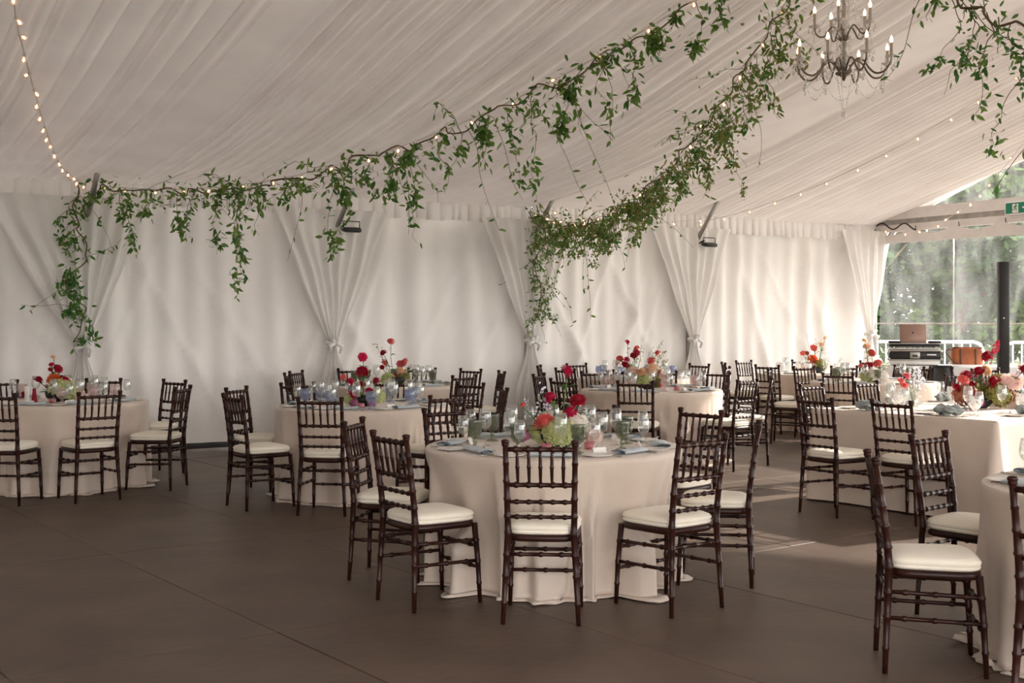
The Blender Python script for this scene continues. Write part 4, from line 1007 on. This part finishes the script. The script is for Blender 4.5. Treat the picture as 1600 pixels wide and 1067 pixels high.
droplet = MB().lathe([(.001, 0), (.004, -.006), (.004, -.012), (.001, -.016), (.002, -.02), (.009, -.04), (.011, -.05), (.007, -.06), (.001, -.064)], 8).mesh('crystal_drop', 'crystal')
bead = MB().lathe([(.0005, -.0065), (.0065, 0), (.0005, .0065)], 6)
def chain(pts, nm='bead_chain'):
    m = MB()
    for a, b in zip(pts, pts[1:]):
        m.add([a+Vector(v) for v in bead.v], bead.f); mm = a.lerp(b, .5); m.add([mm+Vector(v)*.8 for v in bead.v], bead.f)
    m.build(nm, 'crystal', ch)
def tier(n, rr, z, arm, ph, zt_):
    for k in range(n):
        a = 2*math.pi*k/n+ph; c = Vector((math.cos(a)*rr, math.sin(a)*rr, z))
        ar = put('arm', arm, ch, (0, 0, 0), (0, 0, a))
        put('drip_pan', bobeche, ch, c); cd = put('candle', sleeve, ch, c+Vector((0, 0, .006))); put('bulb', cbulb, cd, (0, 0, .1))
        for q in range(5): e = a+q*2*math.pi/5; put('crystal_drop', droplet, ch, c+Vector((math.cos(e)*.042, math.sin(e)*.042, .008)), None, 1.15 if q % 2 else .8)
tier(8, .35, .40, arm_l, .2, 0); tier(5, .21, .665, arm_u, .5, 0)
for k in range(8):
    a = 2*math.pi*k/8+.2; b = a+2*math.pi/8
    p, q = Vector((math.cos(a)*.3, math.sin(a)*.3, .3)), Vector((math.cos(b)*.3, math.sin(b)*.3, .3))
    chain([p.lerp(q, t/12)+Vector((0, 0, -.13*math.sin(math.pi*t/12))) for t in range(13)]); put('crystal_drop', droplet, ch, p, None, 1.3)
for k in range(5):
    a = 2*math.pi*k/5+.5; p, q = Vector((math.cos(a)*.2, math.sin(a)*.2, .66)), Vector((math.cos(a)*.02, math.sin(a)*.02, 1.05))
    chain([p.lerp(q, t/14)+Vector((0, 0, -.09*math.sin(math.pi*t/14))) for t in range(15)])
    q = Vector((math.cos(a)*.25, math.sin(a)*.25, .42)); chain([p.lerp(q, t/10) + Vector((0, 0, -.02*math.sin(math.pi*t/10))) for t in range(11)])
for k in range(6):
    a = 2*math.pi*k/6; p = Vector((math.cos(a)*.07, math.sin(a)*.07, .33)); q = Vector((math.cos(a)*.01, math.sin(a)*.01, .04))
    if k % 2 == 0: chain([p.lerp(q, t/12) for t in range(13)])
    p = Vector((math.cos(a)*.05, math.sin(a)*.05, .6)); q = Vector((math.cos(a)*.06, math.sin(a)*.06, .37)); chain([p.lerp(q, t/9) for t in range(10)])

# ------------------------------------------------------------------ music corner, sign, floodlights
DJ = Vector((5.62, 17.0, 0)); rdj = R(-14)
dj = thing('music_table', 'white-clothed table carrying the keyboard case near the clear wall', 'table', DJ, rdj)
MB().box((.45, 0, .86), (1.75, .62, .03), bevel=.006).build('table_top', 'white', dj)
def djc(u, v):
    L = [(-.43, -.32), (1.33, -.32), (1.33, .32), (-.43, .32)]; q = u*4; i = int(q) % 4; f = q-int(q); a, b = L[i], L[(i+1) % 4]
    x, y = lerp(a[0], b[0], f), lerp(a[1], b[1], f); k = (1-v)*.03*math.sin(f*40+i)
    return (x*(1+k*.4), y*(1+k), lerp(.02, .878, v))
MB().grid(djc, 160, 8, True).build('table_skirt', 'roof', dj)
cs = thing('keyboard_case', 'silver and black flight case with keyboard under the laptop', 'case', DJ+Vector((0, 0, .876)), rdj)
MB().box((0, 0, .14), (.68, .34, .13), bevel=.01).build('case_body', 'black', cs)
for z in (.075, .205): MB().box((0, 0, z), (.7, .36, .02), bevel=.005).build('case_edge', 'case', cs)
for sx in (-.345, .345):
    for z in (.09, .19): MB().box((sx, -.17, z), (.035, .035, .04), bevel=.012).build('case_corner', 'case', cs)
lt = MB().box((0, -.175, .14), (.13, .012, .09), bevel=.004).build('latch', 'case', cs); MB().box((0, -.184, .135), (.07, .008, .03), bevel=.003).build('handle', 'black', lt)
MB().box((.22, -.1725, .15), (.12, .004, .018)).build('name_plate', 'case', cs, smooth=False)
MB().box((0, 0, .04), (.66, .33, .06), bevel=.006).build('case_base', 'white', cs)
MB().box((0, 0, .015), (.6, .3, .03), bevel=.004).build('base_rail', 'black', cs)
kb = MB().box((0, 0, .235), (.68, .3, .03), bevel=.006).build('keyboard', 'white', cs)
keym = MB().box((0, 0, 0), (.017, .012, .02)).mesh('key', 'white'); keyb = MB().box((0, 0, 0), (.009, .013, .016)).mesh('black_key', 'black')
for k in range(34):
    put('key', keym, kb, (-.325+k*.0197, -.153, .235))
    if k % 7 not in (2, 6): put('black_key', keyb, kb, (-.315+k*.0197, -.156, .25))
MB().box((0, .02, .275), (.67, .28, .035), bevel=.006).build('case_shelf', 'black', cs)
MB().box((0, 0, .3), (.69, .3, .012), bevel=.004).build('shelf_edge', 'case', cs)
for sx in (-.26, .27): MB().box((sx, -.02, .322), (.16, .2, .03), bevel=.006).build('controller', 'black', cs)
lp = thing('laptop', 'rose-grey laptop standing open on the keyboard case', 'laptop', DJ+Vector((0, 0, 1.183)), rdj)
MB().box((-.02, .0, .012), (.355, .24, .016), bevel=.005).build('base', 'laptop', lp)
tl = Matrix.Rotation(R(-16), 3, 'X')
lid = MB().box(tl @ Vector((0, 0, .125))+Vector((-.02, -.12, .02)), (.355, .007, .25), tl, .003).build('lid', 'laptop', lp)
lg = MB(); circ = []
for k in range(28):
    a = 2*math.pi*k/28; r = .0135*(1+.05*math.cos(2*a)); x, y = r*math.cos(a), r*1.02*math.sin(a)
    if y > .010: y -= .003*math.exp(-(x/.004)**2)
    if (x-.016)**2+(y-.002)**2 < .0078**2: x = .016-math.sqrt(max(0, .0078**2-(y-.002)**2))
    circ.append((x, y))
lo = tl @ Vector((0, -.0045, .13))+Vector((-.02, -.12, .02)); ex = Vector((1, 0, 0)); ey = tl @ Vector((0, 0, 1)); ez = tl @ Vector((0, -1, 0))
lg.prism(circ, lo, ex, ey, ez, .0015); lg.prism([(.0, .015), (.002, .02), (.007, .023), (.006, .018)], lo, ex, ey, ez, .0015)
lg.build('emblem', 'black', lid, smooth=False)
MB().box((-.02, -.002, .022), (.3, .1, .003)).build('keys', 'black', lp, smooth=False)
bg_ = thing('leather_bag', 'tan leather weekend bag standing right of the keyboard case', 'bag', DJ+Vector((.69, -.12, .876)), R(-8))
def bagf(u, v):
    a = 2*math.pi*u; e = .35; x = math.copysign(abs(math.cos(a))**e, math.cos(a)); y = math.copysign(abs(math.sin(a))**e, math.sin(a))
    k = 1-.25*v**2; bul = 1+.08*math.sin(math.pi*v)
    return (x*.2*bul*(1-.02*v), y*.095*k*bul, .01+v*.235+.012*math.cos(math.pi*x)*v)
b = MB(); b.grid(bagf, 48, 12, True); n0 = 48*11; b.f.append(tuple(range(n0, n0+48))); b.m.append(0); b.build('body', 'leather', bg_)
MB().box((0, -.03, .245), (.4, .06, .02), bevel=.006).build('zip_edge', 'dleather', bg_)
for sx in (-.1, .1): MB().box((sx, -.098, .12), (.025, .008, .22), bevel=.002).build('strap', 'dleather', bg_)
MB().tube(smooth_path([(-.19, -.05, .2), (-.24, -.06, .23), (-.29, -.07, .19), (-.25, -.09, .12), (-.2, -.11, .06), (-.12, -.11, .015)]), .009, 7).build('shoulder_strap', 'dleather', bg_)
sp = thing('speaker_column', 'tall slim black column speaker standing before the clear wall', 'speaker', (6.42, 15.9, 0), R(-6))
MB().box((0, 0, 1.49), (.12, .13, 1.55), bevel=.006).build('upper_column', 'black', sp)
MB().box((.0, -.068, 1.49), (.11, .006, 1.52), bevel=.002).build('grille', 'dark', sp)
MB().box((.064, 0, 1.49), (.008, .12, 1.54), bevel=.002).build('side_trim', 'grey', sp)
MB().box((-.01, -.073, 1.53), (.018, .004, .018)).build('badge', 'case', sp, smooth=False)
MB().box((0, 0, .36), (.36, .42, .7), bevel=.02).build('sub_woofer', 'black', sp)
MB().box((.064, -.01, 1.42), (.012, .13, .012)).build('joint_clip', 'case', sp, smooth=False)
# exit sign
ES = SW(SEND-.12, 2.8, 3.04); ee = thing('exit_sign', 'green running-man exit sign hanging under the beam', 'sign', ES, math.atan2(N.y, N.x))
MB().box((0, 0, .085), (.42, .03, .19), bevel=.004).build('housing', 'white', ee)
MB().box((0, -.017, .085), (.385, .004, .155)).build('panel', 'exitgreen', ee, smooth=False)
dx = -.03
MB().box((dx, -.0202, .08), (.1, .003, .13)).build('doorway', 'white', ee, smooth=False)
fg = MB(); fy = -.0225
def limb(pts, r): fg.tube([(dx+p[0], fy, .085+p[1]) for p in pts], r, 6)
fg.lathe([(.001, -.011), (.008, -.008), (.011, 0), (.008, .008), (.001, .011)], 10, (dx+.014, fy, .085+.047))
limb([(.008, .032), (-.004, .0)], [.01, .009]); limb([(-.004, 0), (.018, -.014), (.012, -.042)], .006); limb([(-.004, 0), (-.02, -.022), (-.044, -.026)], .006)
limb([(.008, .03), (.026, .014), (.04, .022)], .0045); limb([(.006, .03), (-.02, .024), (-.03, .006)], .0045)
fg.build('running_figure', 'exitgreen', ee)
MB().box((.12, -.0202, .085), (.07, .003, .025)).build('arrow_shaft', 'white', ee, smooth=False)
ar = MB(); ar.prism([(.155, -.035), (.19, 0), (.155, .035)], (0, -.0188, .085), Vector((1, 0, 0)), Vector((0, 0, 1)), Vector((0, -1, 0)), .003); ar.build('arrow_head', 'white', ee, smooth=False)
# floodlights on the knee braces
for s0, lab in ((2.98, 'small black floodlight clamped to the pole left of centre'), (8.66, 'small black floodlight clamped above the curtain right of centre')):
    p = SW(s0+.02, .16, 2.63); f = thing('floodlight', lab, 'floodlight', p, math.atan2(.519, .855), 'clamped floodlights')
    MB().box((.1, -.12, -.02), (.22, .12, .05), Matrix.Rotation(R(12), 3, 'X'), .008).build('lamp_head', 'black', f)
    MB().box((.1, -.12, -.048), (.19, .1, .006), Matrix.Rotation(R(12), 3, 'X')).build('lens', 'clear', f, smooth=False)
    MB().tube([(-.01, -.12, -.01), (-.01, -.12, .08), (.21, -.12, .08), (.21, -.12, -.01)], .007, 6).build('bracket', 'black', f)
    MB().tube([(0, 0, 0), (.02, -.1, .04)], .012, 6).build('clamp_arm', 'black', f)
# loose cable on the beam
cb = [SW(SEND-.16, lerp(.2, 1.0, k/20), 3.03+.05*math.sin(k*.55)-.003*k) for k in range(21)]
tag(MB().tube([p-cb[0] for p in cb], .012, 7).build('power_cable', 'black', None, loc=cb[0]), 'black cable looping over the white corner beam', 'cable')
# dark jacket on a chair back near the music table
jx, jy = 5.42, 15.45
chair(jx, jy, 60, 'reddish dark chair with a jacket, in front of the leather bag', 'chairs by the music table')
chair(5.98, 15.2, 22, 'dark chair just right of the jacket chair, before the speaker', 'chairs by the music table')
jk = MB()
def jf(u, v):
    a = 2*math.pi*u; e = .6; x = math.copysign(abs(math.cos(a))**e, math.cos(a)); y = math.copysign(abs(math.sin(a))**e, math.sin(a))
    hw = lerp(.19, .12, v**2); z = lerp(.38, .93, v)
    return (x*hw+.02*math.sin(9*v+3*a), y*(.045+.03*(1-v))+.012*math.sin(5*a+4*v)-.01*v, z)
jk.grid(jf, 40, 14, True); jk.f.append(tuple(range(40*13, 40*14))); jk.m.append(0)
jo = jk.build('jacket', 'grey', None, loc=(jx+.02, jy-.02, 0)); jo.rotation_euler = (0, 0, R(-30)); jo.data.materials[0] = M['black']
tag(jo, 'black jacket hung over the chair before the leather bag', 'jacket')
